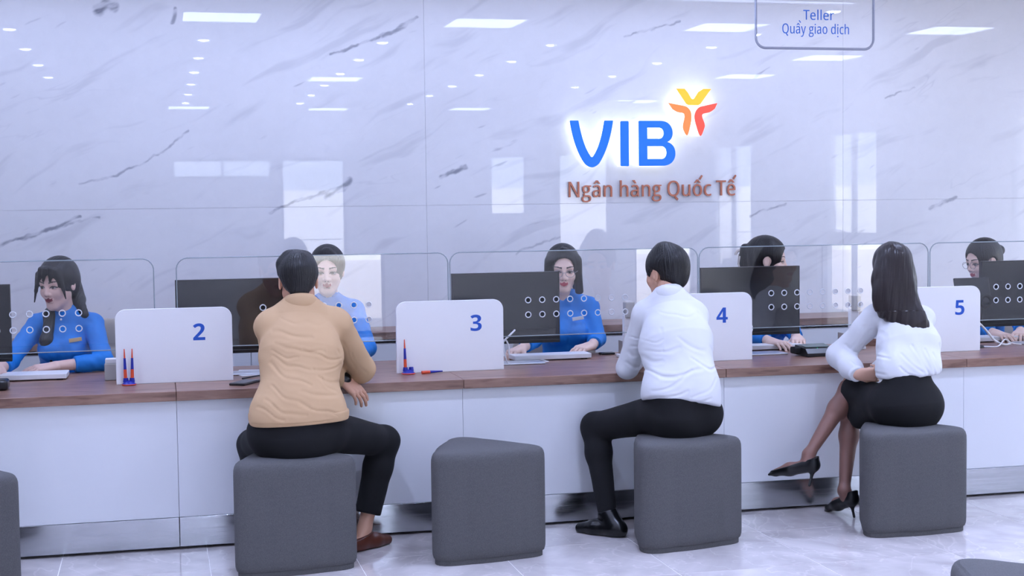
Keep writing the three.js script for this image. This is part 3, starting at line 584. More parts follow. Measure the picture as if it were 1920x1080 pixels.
function meshField(list, h, { warp = null, color = null, pad = 0.03 } = {}) {
  const f = field(list, warp), [lo0, hi0] = bounds(list), lo = lo0.map((v) => v - pad), n = hi0.map((v, i) => Math.ceil((v + pad - lo[i]) / h) + 1), [nx, ny, nz] = n;
  const val = new Float32Array(nx * ny * nz), B = 6, at = (i, j, k) => (k * ny + j) * nx + i;
  for (let k = 0; k < nz; k += B) for (let j = 0; j < ny; j += B) for (let i = 0; i < nx; i += B) {
    const i1 = Math.min(nx, i + B), j1 = Math.min(ny, j + B), k1 = Math.min(nz, k + B);
    const c = f(lo[0] + (i + i1 - 1) / 2 * h, lo[1] + (j + j1 - 1) / 2 * h, lo[2] + (k + k1 - 1) / 2 * h), far = Math.abs(c) > B * h * 0.87 * 1.5 + 0.012;
    for (let c2 = k; c2 < k1; c2++) for (let b = j; b < j1; b++) for (let a = i; a < i1; a++) val[at(a, b, c2)] = far ? c : f(lo[0] + a * h, lo[1] + b * h, lo[2] + c2 * h);
  }
  const vid = new Int32Array(nx * ny * nz).fill(-1), pos = [], idx = [];
  const E = [[0, 1], [2, 3], [4, 5], [6, 7], [0, 2], [1, 3], [4, 6], [5, 7], [0, 4], [1, 5], [2, 6], [3, 7]], v = new Float32Array(8);
  for (let k = 0; k < nz - 1; k++) for (let j = 0; j < ny - 1; j++) for (let i = 0; i < nx - 1; i++) {
    let m = 0; for (let q = 0; q < 8; q++) { v[q] = val[at(i + (q & 1), j + ((q >> 1) & 1), k + (q >> 2))]; if (v[q] < 0) m |= 1 << q; }
    if (m === 0 || m === 255) continue;
    let sx = 0, sy = 0, sz = 0, c = 0;
    for (const [a, b] of E) { if ((v[a] < 0) === (v[b] < 0)) continue; const t = v[a] / (v[a] - v[b]); sx += (a & 1) + t * ((b & 1) - (a & 1)); sy += ((a >> 1) & 1) + t * (((b >> 1) & 1) - ((a >> 1) & 1)); sz += (a >> 2) + t * ((b >> 2) - (a >> 2)); c++; }
    vid[at(i, j, k)] = pos.length / 3; pos.push(lo[0] + (i + sx / c) * h, lo[1] + (j + sy / c) * h, lo[2] + (k + sz / c) * h);
  }
  for (let k = 1; k < nz - 1; k++) for (let j = 1; j < ny - 1; j++) for (let i = 1; i < nx - 1; i++) {
    const s = val[at(i, j, k)] < 0;
    if (s !== (val[at(i + 1, j, k)] < 0)) { const a = vid[at(i, j - 1, k - 1)], b = vid[at(i, j, k - 1)], c = vid[at(i, j, k)], d = vid[at(i, j - 1, k)]; if (s) idx.push(a, b, c, a, c, d); else idx.push(a, c, b, a, d, c); }
    if (s !== (val[at(i, j + 1, k)] < 0)) { const a = vid[at(i - 1, j, k - 1)], b = vid[at(i, j, k - 1)], c = vid[at(i, j, k)], d = vid[at(i - 1, j, k)]; if (s) idx.push(a, c, b, a, d, c); else idx.push(a, b, c, a, c, d); }
    if (s !== (val[at(i, j, k + 1)] < 0)) { const a = vid[at(i - 1, j - 1, k)], b = vid[at(i, j - 1, k)], c = vid[at(i, j, k)], d = vid[at(i - 1, j, k)]; if (s) idx.push(a, b, c, a, c, d); else idx.push(a, c, b, a, d, c); }
  }
  const nrm = new Float32Array(pos.length), col = color ? new Float32Array(pos.length) : null, e = h * 0.45;
  for (let q = 0; q < pos.length; q += 3) {
    let x = pos[q], y = pos[q + 1], z = pos[q + 2], gx, gy, gz;
    for (let it = 0; it < 2; it++) {
      const a = f(x + e, y - e, z - e), b = f(x - e, y - e, z + e), c = f(x - e, y + e, z - e), d = f(x + e, y + e, z + e);
      gx = a - b - c + d; gy = -a - b + c + d; gz = -a + b - c + d; const l = Math.hypot(gx, gy, gz) || 1, slope = l / (4 * e) ; gx /= l; gy /= l; gz /= l;
      if (it === 0) { const m = clamp((a + b + c + d) / 4 / Math.max(0.4, slope), -h * 0.5, h * 0.5); x -= gx * m; y -= gy * m; z -= gz * m; }
    }
    pos[q] = x; pos[q + 1] = y; pos[q + 2] = z; nrm[q] = gx; nrm[q + 1] = gy; nrm[q + 2] = gz;
    if (col) { const c = color(x, y, z); col[q] = c[0]; col[q + 1] = c[1]; col[q + 2] = c[2]; }
  }
  const g = new THREE.BufferGeometry(); g.setAttribute('position', new THREE.Float32BufferAttribute(pos, 3)); g.setAttribute('normal', new THREE.BufferAttribute(nrm, 3));
  if (col) g.setAttribute('color', new THREE.BufferAttribute(col, 3)); g.setIndex(idx); return g;
}
const lin = (hex) => { const c = new THREE.Color(hex); return [c.r, c.g, c.b]; };

// ---------------------------------------------------------------- people
const PS = 1.1;                                            // size of the figures against a 1.65 m adult
function headPrims(female) {
  const jw = female ? 0.9 : 1;
  return [
    ell([0, 0.032, -0.014], [0.075, 0.086, 0.097], 0.02), ell([0, -0.026, 0.026], [0.060 * jw, 0.086, 0.064], 0.03),
    cap([0.046 * jw, -0.05, 0.004], [0.014, -0.096, 0.056], 0.019, 0.016, 0.025), cap([-0.046 * jw, -0.05, 0.004], [-0.014, -0.096, 0.056], 0.019, 0.016, 0.025),
    ell([0, -0.097, 0.062], [0.021, 0.017, 0.019], 0.018), ell([0.036, -0.03, 0.054], [0.023, 0.024, 0.024], 0.02), ell([-0.036, -0.03, 0.054], [0.023, 0.024, 0.024], 0.02),
    cap([-0.034, 0.02, 0.07], [0.034, 0.02, 0.07], 0.013, 0.013, 0.018),
    minus(ell([0.031, -0.001, 0.094], [0.019, 0.011, 0.013]), 0.012), minus(ell([-0.031, -0.001, 0.094], [0.019, 0.011, 0.013]), 0.012),
    ell([0.031, -0.002, 0.0725], [0.0150, 0.0115, 0.0135], 0.004), ell([-0.031, -0.002, 0.0725], [0.0150, 0.0115, 0.0135], 0.004),
    cap([0, 0.008, 0.083], [0, -0.028, 0.101], 0.0065, 0.0095, 0.012), ell([0.011, -0.034, 0.091], [0.0085, 0.0075, 0.009], 0.007), ell([-0.011, -0.034, 0.091], [0.0085, 0.0075, 0.009], 0.007),
    cap([-0.016, -0.0585, 0.0835], [0.016, -0.0585, 0.0835], 0.0055, 0.0055, 0.008), cap([-0.012, -0.068, 0.083], [0.012, -0.068, 0.083], 0.0068, 0.0068, 0.006),
    minus(cap([-0.02, -0.0628, 0.0915], [0.02, -0.0628, 0.0915], 0.0016), 0.002),
    cap([0, -0.07, -0.014], [0, -0.20, -0.032], 0.050 * jw, 0.054 * jw, 0.03),
    ell([0.077, -0.004, -0.010], [0.008, 0.030, 0.018], 0.006), ell([-0.077, -0.004, -0.010], [0.008, 0.030, 0.018], 0.006),
    minus(ell([0.085, -0.002, -0.006], [0.004, 0.019, 0.010]), 0.004), minus(ell([-0.085, -0.002, -0.006], [0.004, 0.019, 0.010]), 0.004),
  ];
}
function faceColor(skin, lips, female) {
  return (x, y, z) => {
    const ax = Math.abs(x); let c = skin;
    if (z > 0.03) {
      if (z > 0.072 && ax < 0.0205) { const t = 1 - ax / 0.0205, top = -0.0535 + 0.002 * Math.cos(ax * 300), q = y < top + 0.002 * t && y > -0.0740 + (1 - t) * 0.009 ? 1 : 0; if (q) c = lips; }
      const ex = (ax - 0.031) / 0.0155, ey = (y + 0.001) / 0.0050, e2 = ex * ex + ey * ey;
      if (z > 0.062 && e2 < 1) { const ir = Math.hypot(ax - 0.030, y + 0.0005); c = ir < 0.0062 ? [0.015, 0.010, 0.008] : [0.42, 0.38, 0.38]; }
      if (z > 0.055 && Math.abs(ex) < 1.15 && y > 0.0035 - ex * ex * 0.006 && y < 0.0085 - ex * ex * 0.006) c = female ? [0.02, 0.014, 0.012] : [0.06, 0.04, 0.035];
      const bx = (ax - 0.012) / 0.042; if (bx > 0 && bx < 1) { const by = 0.0225 + Math.sin(bx * 2.4) * 0.005, th = 0.0042 * (1.1 - bx * 0.7); if (Math.abs(y - by) < th) c = [0.035, 0.024, 0.02]; }
      if (z > 0.084 && y < -0.0375 && y > -0.043 && ax > 0.004 && ax < 0.011) c = [skin[0] * 0.35, skin[1] * 0.25, skin[2] * 0.22];
    }
    return c;
  };
}
function headMatrix(h) { // o: eye-level centre, f: where the face looks
  const F = vnorm(h.f), X = vnorm(vcross(h.up || [0, 1, 0], F)), U = vcross(F, X), s = h.s || PS;
  return new THREE.Matrix4().set(X[0] * s, U[0] * s, F[0] * s, h.o[0], X[1] * s, U[1] * s, F[1] * s, h.o[1], X[2] * s, U[2] * s, F[2] * s, h.o[2], 0, 0, 0, 1);
}
// a hand: wrist w, direction of the palm d, back of the hand n, thumb on +cross(d,n) when t = 1
function handPrims(w, d, n, t, curl = [0.25, 0.35, 0.25], spread = 0.06, thumb = 0.5, s = PS, elbow = null) {
  d = vnorm(d); n = vnorm(vsub(n, [d[0] * vdot(d, n), d[1] * vdot(d, n), d[2] * vdot(d, n)])); const l = vcross(d, n).map((v) => v * t), out = [];
  const at = (a, b, c) => vadd(vadd(vadd(w, d, a * s), l, b * s), n, c * s);
  out.push(cap(elbow ? vadd(w, vnorm(vsub(elbow, w)), 0.075) : at(-0.03, 0, 0), w, 0.027 * s, 0.0225 * s, 0.01), cap(w, at(0.02, 0, 0), 0.0225 * s, 0.02 * s, 0.012));
  const off = [0.029, 0.010, -0.009, -0.027], kn = [0.088, 0.092, 0.087, 0.079], len = [0.070, 0.080, 0.073, 0.057], rr = [0.0088, 0.009, 0.0086, 0.0078];
  for (let i = 0; i < 4; i++) out.push(cap(at(0.005, off[i] * 0.6, 0), at(kn[i], off[i], 0.003), 0.0155 * s, 0.0115 * s, 0.012));
  for (let i = 0; i < 4; i++) {
    let p = at(kn[i] - 0.004, off[i], 0.003), ang = 0, q = p; const side = vadd(d, l, (1.5 - i) * spread), dir0 = vnorm(side);
    [0.44, 0.31, 0.25].forEach((fr, k) => { ang += curl[k] * (1 + i * 0.06); const dd = vadd(dir0.map((v) => v * Math.cos(ang)), n, -Math.sin(ang)); q = vadd(p, dd, len[i] * fr * s); out.push(cap(p, q, rr[i] * s * (1 - k * 0.08), rr[i] * s * (0.93 - k * 0.09), k ? 0.002 : 0.005)); p = q; });
  }
  let p = at(0.018, 0.024, -0.004); const td = vnorm(vadd(vadd(d, l, 0.75), n, -thumb)), t2 = vnorm(vadd(vadd(d, l, 0.25), n, -thumb * 1.2));
  let q = vadd(p, td, 0.042 * s); out.push(cap(p, q, 0.0145 * s, 0.0115 * s, 0.012)); p = q; q = vadd(p, t2, 0.03 * s); out.push(cap(p, q, 0.0108 * s, 0.0098 * s, 0.003)); p = q; q = vadd(p, t2, 0.024 * s); out.push(cap(p, q, 0.0096 * s, 0.0075 * s, 0.003));
  return out;
}
function frame(P) { const side = vnorm(vsub(P.shR, P.shL)), up = vnorm(vsub(P.neck, P.pelvis)); return { side, up, fwd: vnorm(vcross(up, side)) }; }
// torso and limbs, grown by g
function torso(P, g, W) {
  const { fwd, side } = frame(P), fl = W.flat || 1.45, out = [
    cap(P.pelvis, P.waist, W.hip + g, W.waist + g, 0.04, fwd, fl), cap(P.waist, P.chest, W.waist + g, W.chest + g, 0.05, fwd, fl),
    cap(P.chest, vmix(P.chest, P.neck, 0.72), W.chest + g, W.chest * 0.6 + g, 0.05, fwd, fl * 0.97),
    cap(P.shL, P.shR, W.sh + g, W.sh + g, 0.045), cap(vmix(P.shL, P.neck, 0.25), P.neck, W.sh * 0.8 + g, 0.05 + g, 0.04), cap(vmix(P.shR, P.neck, 0.25), P.neck, W.sh * 0.8 + g, 0.05 + g, 0.04)];
  if (W.bust) for (const q of [-1, 1]) out.push(ell(vadd(vadd(P.chest, fwd, W.chest / fl - 0.002), side, q * 0.066), [W.bust + g, W.bust + g, W.bust + g], 0.045));
  return out;
}
const armPrims = (s, e, w, r, g, k = 0.02) => [cap(s, e, r[0] + g, r[1] + g, k), cap(e, w, r[1] * 0.98 + g, r[2] + g, k)];
const ARM = { m: [0.056, 0.046, 0.032], f: [0.047, 0.038, 0.027] };
function legPrims(h, k, a, r, g, b = 0.03) { const calf = vmix(k, a, 0.3); return [cap(h, k, r[0] + g, r[1] + g, b), cap(k, calf, r[1] + g, r[2] + g, b), cap(calf, a, r[2] + g, r[3] + g, b)]; }
function footPrims(heel, toe, ankle, g, r = [0.036, 0.030]) { const up = 0.034; const h = [heel[0], heel[1] + up, heel[2]], b = vmix([heel[0], heel[1] + up, heel[2]], [toe[0], toe[1] + up * 0.75, toe[2]], 0.62), t = [toe[0], toe[1] + up * 0.6, toe[2]]; return [cap(h, b, r[0] + g, r[0] + g - 0.001, 0.02), cap(b, t, r[0] + g, 0.022 + g, 0.02), cap(ankle, vmix(h, b, 0.25), 0.040 + g, 0.036 + g, 0.02)]; }
const creases = (list) => (x, y, z) => { // folds: [x0,y0,x1,y1,width,depth,zmin,zmax]; sharp groove with a soft ridge beside it
  let s = 0;
  for (const [x0, y0, x1, y1, w, a, z0 = -9, z1 = 9] of list) {
    if (z < z0 || z > z1) continue; const dx = x1 - x0, dy = y1 - y0; let t = ((x - x0) * dx + (y - y0) * dy) / (dx * dx + dy * dy); const tt = t < 0 ? 0 : t > 1 ? 1 : t;
    const bend = Math.sin(tt * 3.1416) * 0.012; const ex = x - x0 - tt * dx, ey = y - y0 - tt * dy + bend, d = Math.hypot(ex, ey) / w; if (d > 3) continue;
    const fade = Math.sin(3.1416 * (0.12 + 0.76 * tt)); s += a * fade * (1 - 1.4 * d * d) * Math.exp(-d * d);
  }
  return s;
};
function person(label, P, opt) {
  const o = thing('person', label, 'person'), sex = opt.female ? 'f' : 'm', skin = lin(opt.skin), W = opt.W, A = ARM[sex];
  P.A = A; const base = [
    ...torso(P, -0.03, { ...W, hip: W.hip * 0.86, flat: (W.flat || 1.45) * 1.2, sh: W.sh - 0.0 }), cap(P.hipL, P.hipR, 0.078, 0.078, 0.04),
    ...armPrims(P.shL, P.elL, P.wrL, A, 0), ...armPrims(P.shR, P.elR, P.wrR, A, 0),
    ...legPrims(P.hipL, P.knL, P.anL, opt.leg || [0.078, 0.052, 0.048, 0.032], 0), ...legPrims(P.hipR, P.knR, P.anR, opt.leg || [0.078, 0.052, 0.048, 0.032], 0),
    ...footPrims(P.heelL, P.toeL, P.anL, -0.006), ...footPrims(P.heelR, P.toeR, P.anR, -0.006), cap(P.neck, vmix(P.neck, P.head.o, 0.45), 0.056, 0.05, 0.03)];
  const flat = (c) => () => c, legs = opt.stocking ? (x, y, z) => (y < opt.stockTop ? lin(opt.stocking) : skin) : flat(skin);
  const geos = [meshField(base, 0.0105, { color: legs })];
  const hm = headMatrix(P.head), hg = meshField(headPrims(opt.female), opt.headCell || 0.0028, { color: faceColor(skin, lin(opt.lips || '#b06a60'), opt.female) }); hg.applyMatrix4(hm); geos.push(hg);
  for (const hnd of opt.hands || []) { const q = [...hnd]; q[4] ??= [0.25, 0.35, 0.25]; q[5] ??= 0.06; q[6] ??= 0.5; q[7] ??= PS; q[8] = Math.hypot(...vsub(q[0], P.wrL)) < 0.01 ? P.elL : P.elR; geos.push(meshField(handPrims(...q), 0.0032, { color: flat(skin), pad: 0.012 })); }
  part('body', mergeGeometries(geos), skinMat, o);
  for (const c of opt.clothes || []) part(c.name, meshField(c.list, c.h || 0.0065, { warp: c.warp }), c.mat, o, c.label);
  for (const c of opt.hair || []) { const g = meshField(c.list, c.h || 0.003, { warp: c.warp, pad: 0.015 }); g.applyMatrix4(hm); part(c.name, g, c.mat || hairMat, o, c.label); }
  for (const c of opt.onHead || []) { const g = c.geo.clone(); g.applyMatrix4(hm); part(c.name, g, c.mat, o, c.label); }
  return o;
}
const skinMat = std(0xffffff, 0.5, { vertexColors: true, sheen: 0.1 });
const hairMat = std(0x080607, 0.42);
const brownHairMat = std(0x1a0e0f, 0.36);
const cloth = (hex, r = 0.85, sheen = 0.2) => std(hex, r, { sheen, sheenRoughness: 0.5 });
const tan = cloth(0xcda981), white = cloth(0xe0e1e4, 0.8), blackCloth = cloth(0x07070a, 0.9, 0.03), uniform = cloth(0x1480d8, 0.62, 0.15), brownLeather = std(0x5a2c1e, 0.35), blackLeather = std(0x0b0c0e, 0.25), satinBlack = std(0x0c0d0f, 0.35);
const strands = (ax, fr, am) => (x, y, z) => { const a = ax === 'x' ? x * 9 : Math.atan2(x, z + 0.02); return am * (0.9 * noise(a * 26, y * 9, z * 8) + 0.7 * noise(a * 55 + y * 12, y * 14, 2)); };
const skull = (g, back = 0) => ell([0, 0.034, -0.016 - back], [0.078 + g, 0.089 + g, 0.100 + g + back], 0.02);
const faceHole = (hl = 0.062, w = 0.060) => [minus(ell([0, -0.055 + hl * 0.3, 0.125], [w, 0.062 + hl * 0.7, 0.085]), 0.012), minus(ell([0, hl - 0.044, 0.122], [w * 0.96, 0.046, 0.082]), 0.012)];

// --- customer in the tan jacket
{
  const P = { pelvis: [0.595, 0.60, 0.46], waist: [0.605, 0.76, 0.45], chest: [0.63, 0.955, 0.35], neck: [0.637, 1.165, 0.25], shL: [0.502, 1.072, 0.27], shR: [0.80, 1.07, 0.235], elL: [0.545, 0.825, 0.045], elR: [0.945, 0.836, 0.035], wrL: [0.845, 0.800, 0.075], wrR: [0.70, 0.80, -0.165], hipL: [0.475, 0.605, 0.44], hipR: [0.715, 0.605, 0.42], knL: [0.42, 0.50, 0.06], knR: [1.035, 0.495, 0.125], anL: [0.45, 0.095, 0.13], anR: [0.925, 0.10, 0.20], heelL: [0.45, 0.0, 0.17], toeL: [0.43, 0.0, -0.0], heelR: [0.865, 0.0, 0.245], toeR: [1.04, 0.0, 0.135], head: { o: [0.637, 1.272, 0.195], f: [0.04, -0.16, -1], s: 1.09 } };
  const W = { hip: 0.185, waist: 0.155, chest: 0.172, sh: 0.062, flat: 1.42 };
  const fold = creases([
    [0.50, 1.015, 0.72, 0.965, 0.010, 0.005, 0.2], [0.62, 0.985, 0.80, 0.93, 0.009, 0.006, 0.2], [0.49, 0.985, 0.60, 0.95, 0.009, 0.0055, 0.2], [0.50, 0.955, 0.66, 0.90, 0.010, 0.005, 0.2], [0.49, 0.925, 0.64, 0.83, 0.011, 0.005, 0.2], [0.66, 0.90, 0.80, 0.90, 0.009, 0.005, 0.2],
    [0.68, 0.87, 0.79, 0.83, 0.009, 0.0055, 0.2], [0.48, 0.83, 0.63, 0.74, 0.011, 0.005, 0.2], [0.60, 0.80, 0.78, 0.79, 0.012, 0.004, 0.2], [0.45, 0.76, 0.62, 0.70, 0.010, 0.005, 0.2], [0.42, 0.74, 0.52, 0.695, 0.009, 0.006, 0.2], [0.60, 0.745, 0.80, 0.70, 0.010, 0.005, 0.2], [0.70, 0.86, 0.76, 0.80, 0.009, 0.004, 0.2],
    [0.55, 1.11, 0.74, 1.10, 0.012, 0.003, 0.2], [0.50, 1.06, 0.66, 1.04, 0.012, 0.004, 0.2], [0.83, 1.0, 0.90, 0.86, 0.012, 0.004], [0.88, 0.93, 0.96, 0.82, 0.010, 0.004], [0.79, 0.97, 0.82, 0.90, 0.008, 0.006]]);
  const jacketBody = [...torso(P, 0.008, W), cap([0.50, 0.69, 0.455], [0.705, 0.69, 0.44], 0.115, 0.115, 0.06), cut([0.6, 0.664, 0.45], [0.03, -1, 0.02], 0.01), minus(cap([0.637, 1.15, 0.25], [0.637, 1.35, 0.2], 0.058), 0.008)];
  const sleeveL = [...armPrims(P.shL, P.elL, P.wrL, [0.072, 0.060, 0.046], 0), cut(vadd(P.wrL, [0.012, 0, 0]), vsub(P.wrL, P.elL))], sleeveR = [...armPrims(P.shR, P.elR, P.wrR, [0.074, 0.064, 0.048], 0.002), cut(vadd(P.wrR, [0.02, 0, 0]), vsub(P.wrR, P.elR))];
  person('man in a tan jacket and black trousers seen from behind', P, {
    skin: '#d6a488', W, headCell: 0.003,
    hands: [[P.wrL, [0.62, -0.62, 0.18], [0.62, 0.35, 0.7], -1, [0.15, 0.35, 0.3], 0.10, 0.2], [P.wrR, [-0.9, -0.05, -0.4], [0, 1, 0], 1, [0.2, 0.3, 0.2]]],
    clothes: [
      { name: 'jacket', mat: tan, list: [grp(jacketBody, 0.02), { ...grp(sleeveL), k: 0.03 }, { ...grp(sleeveR), k: 0.03 }], h: 0.006, warp: (x, y, z) => 0.68 * fold(x + 0.02 * noise(x * 9, y * 9, 3), y + 0.025 * noise(x * 11, y * 8, 7), z) + 0.003 * noise(x * 13, y * 17, z * 12) },
      { name: 'collar', mat: tan, h: 0.004, list: [cap([0.637, 1.182, 0.262], [0.637, 1.205, 0.252], 0.079, 0.071, 0.01, [0, 0, 1], 1.02), minus(cap([0.637, 1.15, 0.25], [0.637, 1.3, 0.22], 0.056, 0.056), 0.004), cut([0, 1.215, 0.28], [0, 1, -0.35], 0.006), cut([0, 1.165, 0], [0, -1, 0], 0.006)] },
      { name: 'hem_band', mat: tan, h: 0.005, list: [cap([0.50, 0.69, 0.455], [0.71, 0.69, 0.44], 0.121, 0.121, 0.02), cap([0.595, 0.69, 0.46], [0.605, 0.69, 0.45], 0.182, 0.182, 0.03, [0, 0, 1], 1.42), cut([0, 0.705, 0], [0, 1, 0.0]), cut([0.6, 0.652, 0.45], [0.03, -1, 0.02], 0.008)] },
      { name: 'trousers', mat: blackCloth, h: 0.008, list: [cap(P.pelvis, vadd(P.pelvis, [0, 0.08, 0]), 0.172, 0.155, 0.04, [0, 0, 1], 1.35), cap(P.hipL, P.hipR, 0.104, 0.104, 0.04), grp([...legPrims(P.hipL, P.knL, P.anL, [0.092, 0.068, 0.062, 0.056], 0), cut([0.45, 0.15, 0.13], vsub(P.anL, P.knL))], 0.03), grp([...legPrims(P.hipR, P.knR, P.anR, [0.096, 0.070, 0.066, 0.060], 0.002), cut([0.94, 0.165, 0.19], vsub(P.anR, P.knR))], 0.03), cut([0, 0.503, 0.4], [0, -1, -0.0], 0.03)].slice(0, 4), warp: (x, y, z) => 0.003 * noise(x * 9, y * 12, z * 9) },
      { name: 'shoe', mat: brownLeather, h: 0.004, label: 'brown leather loafer', list: [...footPrims(P.heelR, P.toeR, P.anR, 0.003), cut([0.89, 0.066, 0.22], [-0.2, 1, 0.1], 0.004), cut([0, 0.003, 0], [0, -1, 0], 0.002)] },
      { name: 'shoe', mat: brownLeather, h: 0.005, label: 'brown leather loafer', list: [...footPrims(P.heelL, P.toeL, P.anL, 0.003), cut([0.45, 0.066, 0.15], [0, 1, 0.1], 0.004), cut([0, 0.003, 0], [0, -1, 0], 0.002)] },
      { name: 'watch_strap', mat: blackLeather, h: 0.003, list: [cap(vadd(P.wrL, [-0.004, 0.002, 0]), vadd(P.wrL, [0.012, -0.006, 0]), 0.036, 0.035, 0.004)] }],
    hair: [{ name: 'hair', h: 0.003, list: [skull(0.008), cap([-0.03, 0.095, 0.01], [0.035, 0.1, 0.0], 0.035, 0.035, 0.03), cap([0.05, 0.05, -0.02], [0.062, 0.075, -0.01], 0.032, 0.03, 0.02), ell([0, -0.03, -0.066], [0.052, 0.05, 0.036], 0.03), ...faceHole(0.075, 0.066), minus(ell([0.088, -0.022, 0.0], [0.036, 0.044, 0.048]), 0.012), minus(ell([-0.088, -0.022, 0.0], [0.036, 0.044, 0.048]), 0.012), minus(ell([0.085, -0.09, -0.05], [0.055, 0.06, 0.07]), 0.012), minus(ell([-0.085, -0.09, -0.05], [0.055, 0.06, 0.07]), 0.012)], warp: strands('a', 420, 0.0016) }],
  });
}
// --- customer in the white shirt
{
  const P = { pelvis: [2.425, 0.60, 0.465], waist: [2.42, 0.76, 0.455], chest: [2.43, 0.945, 0.355], neck: [2.445, 1.16, 0.225], shL: [2.345, 1.06, 0.165], shR: [2.545, 1.06, 0.305], elL: [2.283, 0.792, 0.055], elR: [2.575, 0.83, 0.13], wrL: [2.42, 0.81, -0.17], wrR: [2.50, 0.81, -0.12], hipL: [2.335, 0.605, 0.415], hipR: [2.52, 0.605, 0.46], knL: [2.115, 0.50, 0.045], knR: [2.50, 0.50, 0.06], anL: [2.115, 0.10, 0.235], anR: [2.48, 0.095, 0.13], heelL: [2.15, 0, 0.315], toeL: [2.0, 0, 0.165], heelR: [2.48, 0, 0.17], toeR: [2.46, 0, 0.0], head: { o: [2.462, 1.268, 0.135], f: [-0.42, -0.10, -0.9], s: 1.1 } };
  const W = { hip: 0.168, waist: 0.148, chest: 0.158, sh: 0.060, flat: 1.4 };
  const fold = creases([[2.27, 0.90, 2.40, 0.93, 0.010, 0.004, 0.1], [2.26, 0.835, 2.36, 0.80, 0.010, 0.006, 0.1], [2.30, 0.80, 2.48, 0.84, 0.011, 0.005, 0.1], [2.26, 0.73, 2.42, 0.82, 0.011, 0.005, 0.1], [2.26, 0.70, 2.40, 0.74, 0.010, 0.005, 0.1], [2.42, 0.70, 2.55, 0.78, 0.012, 0.004, 0.1], [2.38, 0.66, 2.52, 0.70, 0.010, 0.004, 0.1], [2.33, 1.02, 2.33, 0.90, 0.008, 0.004, 0.1], [2.27, 0.95, 2.33, 0.97, 0.009, 0.004], [2.26, 0.88, 2.32, 0.86, 0.010, 0.004], [2.36, 1.09, 2.52, 1.08, 0.010, 0.003, 0.1], [2.55, 0.93, 2.60, 0.90, 0.01, 0.004], [2.40, 0.98, 2.52, 0.92, 0.012, 0.004, 0.1], [2.44, 0.88, 2.58, 0.83, 0.012, 0.004, 0.1]]);
  const bodyS = [...torso(P, 0.010, W), cap([2.36, 0.70, 0.45], [2.475, 0.70, 0.47], 0.122, 0.122, 0.06), cut([2.425, 0.655, 0.46], [-0.18, -1, 0.22], 0.012), minus(cap([2.445, 1.15, 0.22], [2.46, 1.35, 0.15], 0.056), 0.008)];
  const sl = (s, e, w) => [...armPrims(s, e, w, [0.066, 0.056, 0.042], 0), cut(vmix(e, w, 0.75), vsub(w, e))];
  person('man in a white shirt and black trousers seen from behind', P, {
    skin: '#d8a78c', W,
    hands: [[P.wrL, [0.5, 0.05, -0.85], [0, 1, 0], -1, [0.3, 0.3, 0.2]], [P.wrR, [-0.5, 0.02, -0.85], [0, 1, 0], 1, [0.3, 0.3, 0.2]]],
    clothes: [
      { name: 'shirt', mat: white, list: [grp(bodyS), { ...grp(sl(P.shL, P.elL, P.wrL)), k: 0.022 }, { ...grp(sl(P.shR, P.elR, P.wrR)), k: 0.022 }], h: 0.006, warp: (x, y, z) => 0.9 * fold(x + 0.015 * noise(x * 9, y * 9, 3), y + 0.02 * noise(x * 11, y * 8, 7), z) + 0.003 * noise(x * 13, y * 16, z * 13) },
      { name: 'shirt_collar', mat: white, h: 0.004, list: [cap([2.443, 1.165, 0.24], [2.452, 1.192, 0.222], 0.073, 0.068, 0.01), minus(cap([2.445, 1.12, 0.23], [2.46, 1.3, 0.18], 0.056), 0.004), cut([2.45, 1.205, 0.25], [0.1, 1, -0.3], 0.006), cut([0, 1.15, 0], [0, -1, 0], 0.006)] },
      { name: 'trousers', mat: blackCloth, h: 0.008, list: [cap(P.pelvis, vadd(P.pelvis, [0, 0.075, 0]), 0.164, 0.156, 0.04, vnorm([-0.4, 0, -0.9]), 1.3), cap(P.hipL, P.hipR, 0.104, 0.104, 0.04), grp([...legPrims(P.hipL, P.knL, P.anL, [0.096, 0.070, 0.064, 0.046], 0), cut([2.12, 0.08, 0.23], vsub(P.anL, P.knL))], 0.03), grp([...legPrims(P.hipR, P.knR, P.anR, [0.092, 0.068, 0.062, 0.052], 0), cut([2.48, 0.1, 0.13], vsub(P.anR, P.knR))], 0.03)], warp: (x, y, z) => 0.003 * noise(x * 9, y * 12, z * 9) },
      { name: 'shoe', mat: blackLeather, h: 0.004, label: 'black leather shoe', list: [...footPrims(P.heelL, P.toeL, P.anL, 0.006), cap([2.14, 0.05, 0.30], [2.118, 0.10, 0.25], 0.04, 0.045, 0.02), cut([2.11, 0.118, 0.24], [-0.25, 1, -0.25], 0.004), cut([0, 0.003, 0], [0, -1, 0], 0.002)] },
      { name: 'shoe', mat: blackLeather, h: 0.005, label: 'black leather shoe', list: [...footPrims(P.heelR, P.toeR, P.anR, 0.006), cut([2.48, 0.11, 0.14], [0, 1, 0], 0.004), cut([0, 0.003, 0], [0, -1, 0], 0.002)] }],
    hair: [{ name: 'hair', h: 0.003, list: [skull(0.012), cap([-0.02, 0.1, 0.02], [0.025, 0.1, -0.02], 0.034, 0.036, 0.03), ell([0, -0.02, -0.07], [0.056, 0.058, 0.04], 0.03), ...faceHole(0.078, 0.066), minus(ell([0.09, -0.026, 0.004], [0.036, 0.044, 0.046]), 0.012), minus(ell([-0.09, -0.026, 0.004], [0.036, 0.044, 0.046]), 0.012), minus(ell([0.09, -0.10, -0.045], [0.055, 0.062, 0.07]), 0.012), minus(ell([-0.09, -0.10, -0.045], [0.055, 0.062, 0.07]), 0.012)], warp: strands('a', 420, 0.0017) }],
  });
}
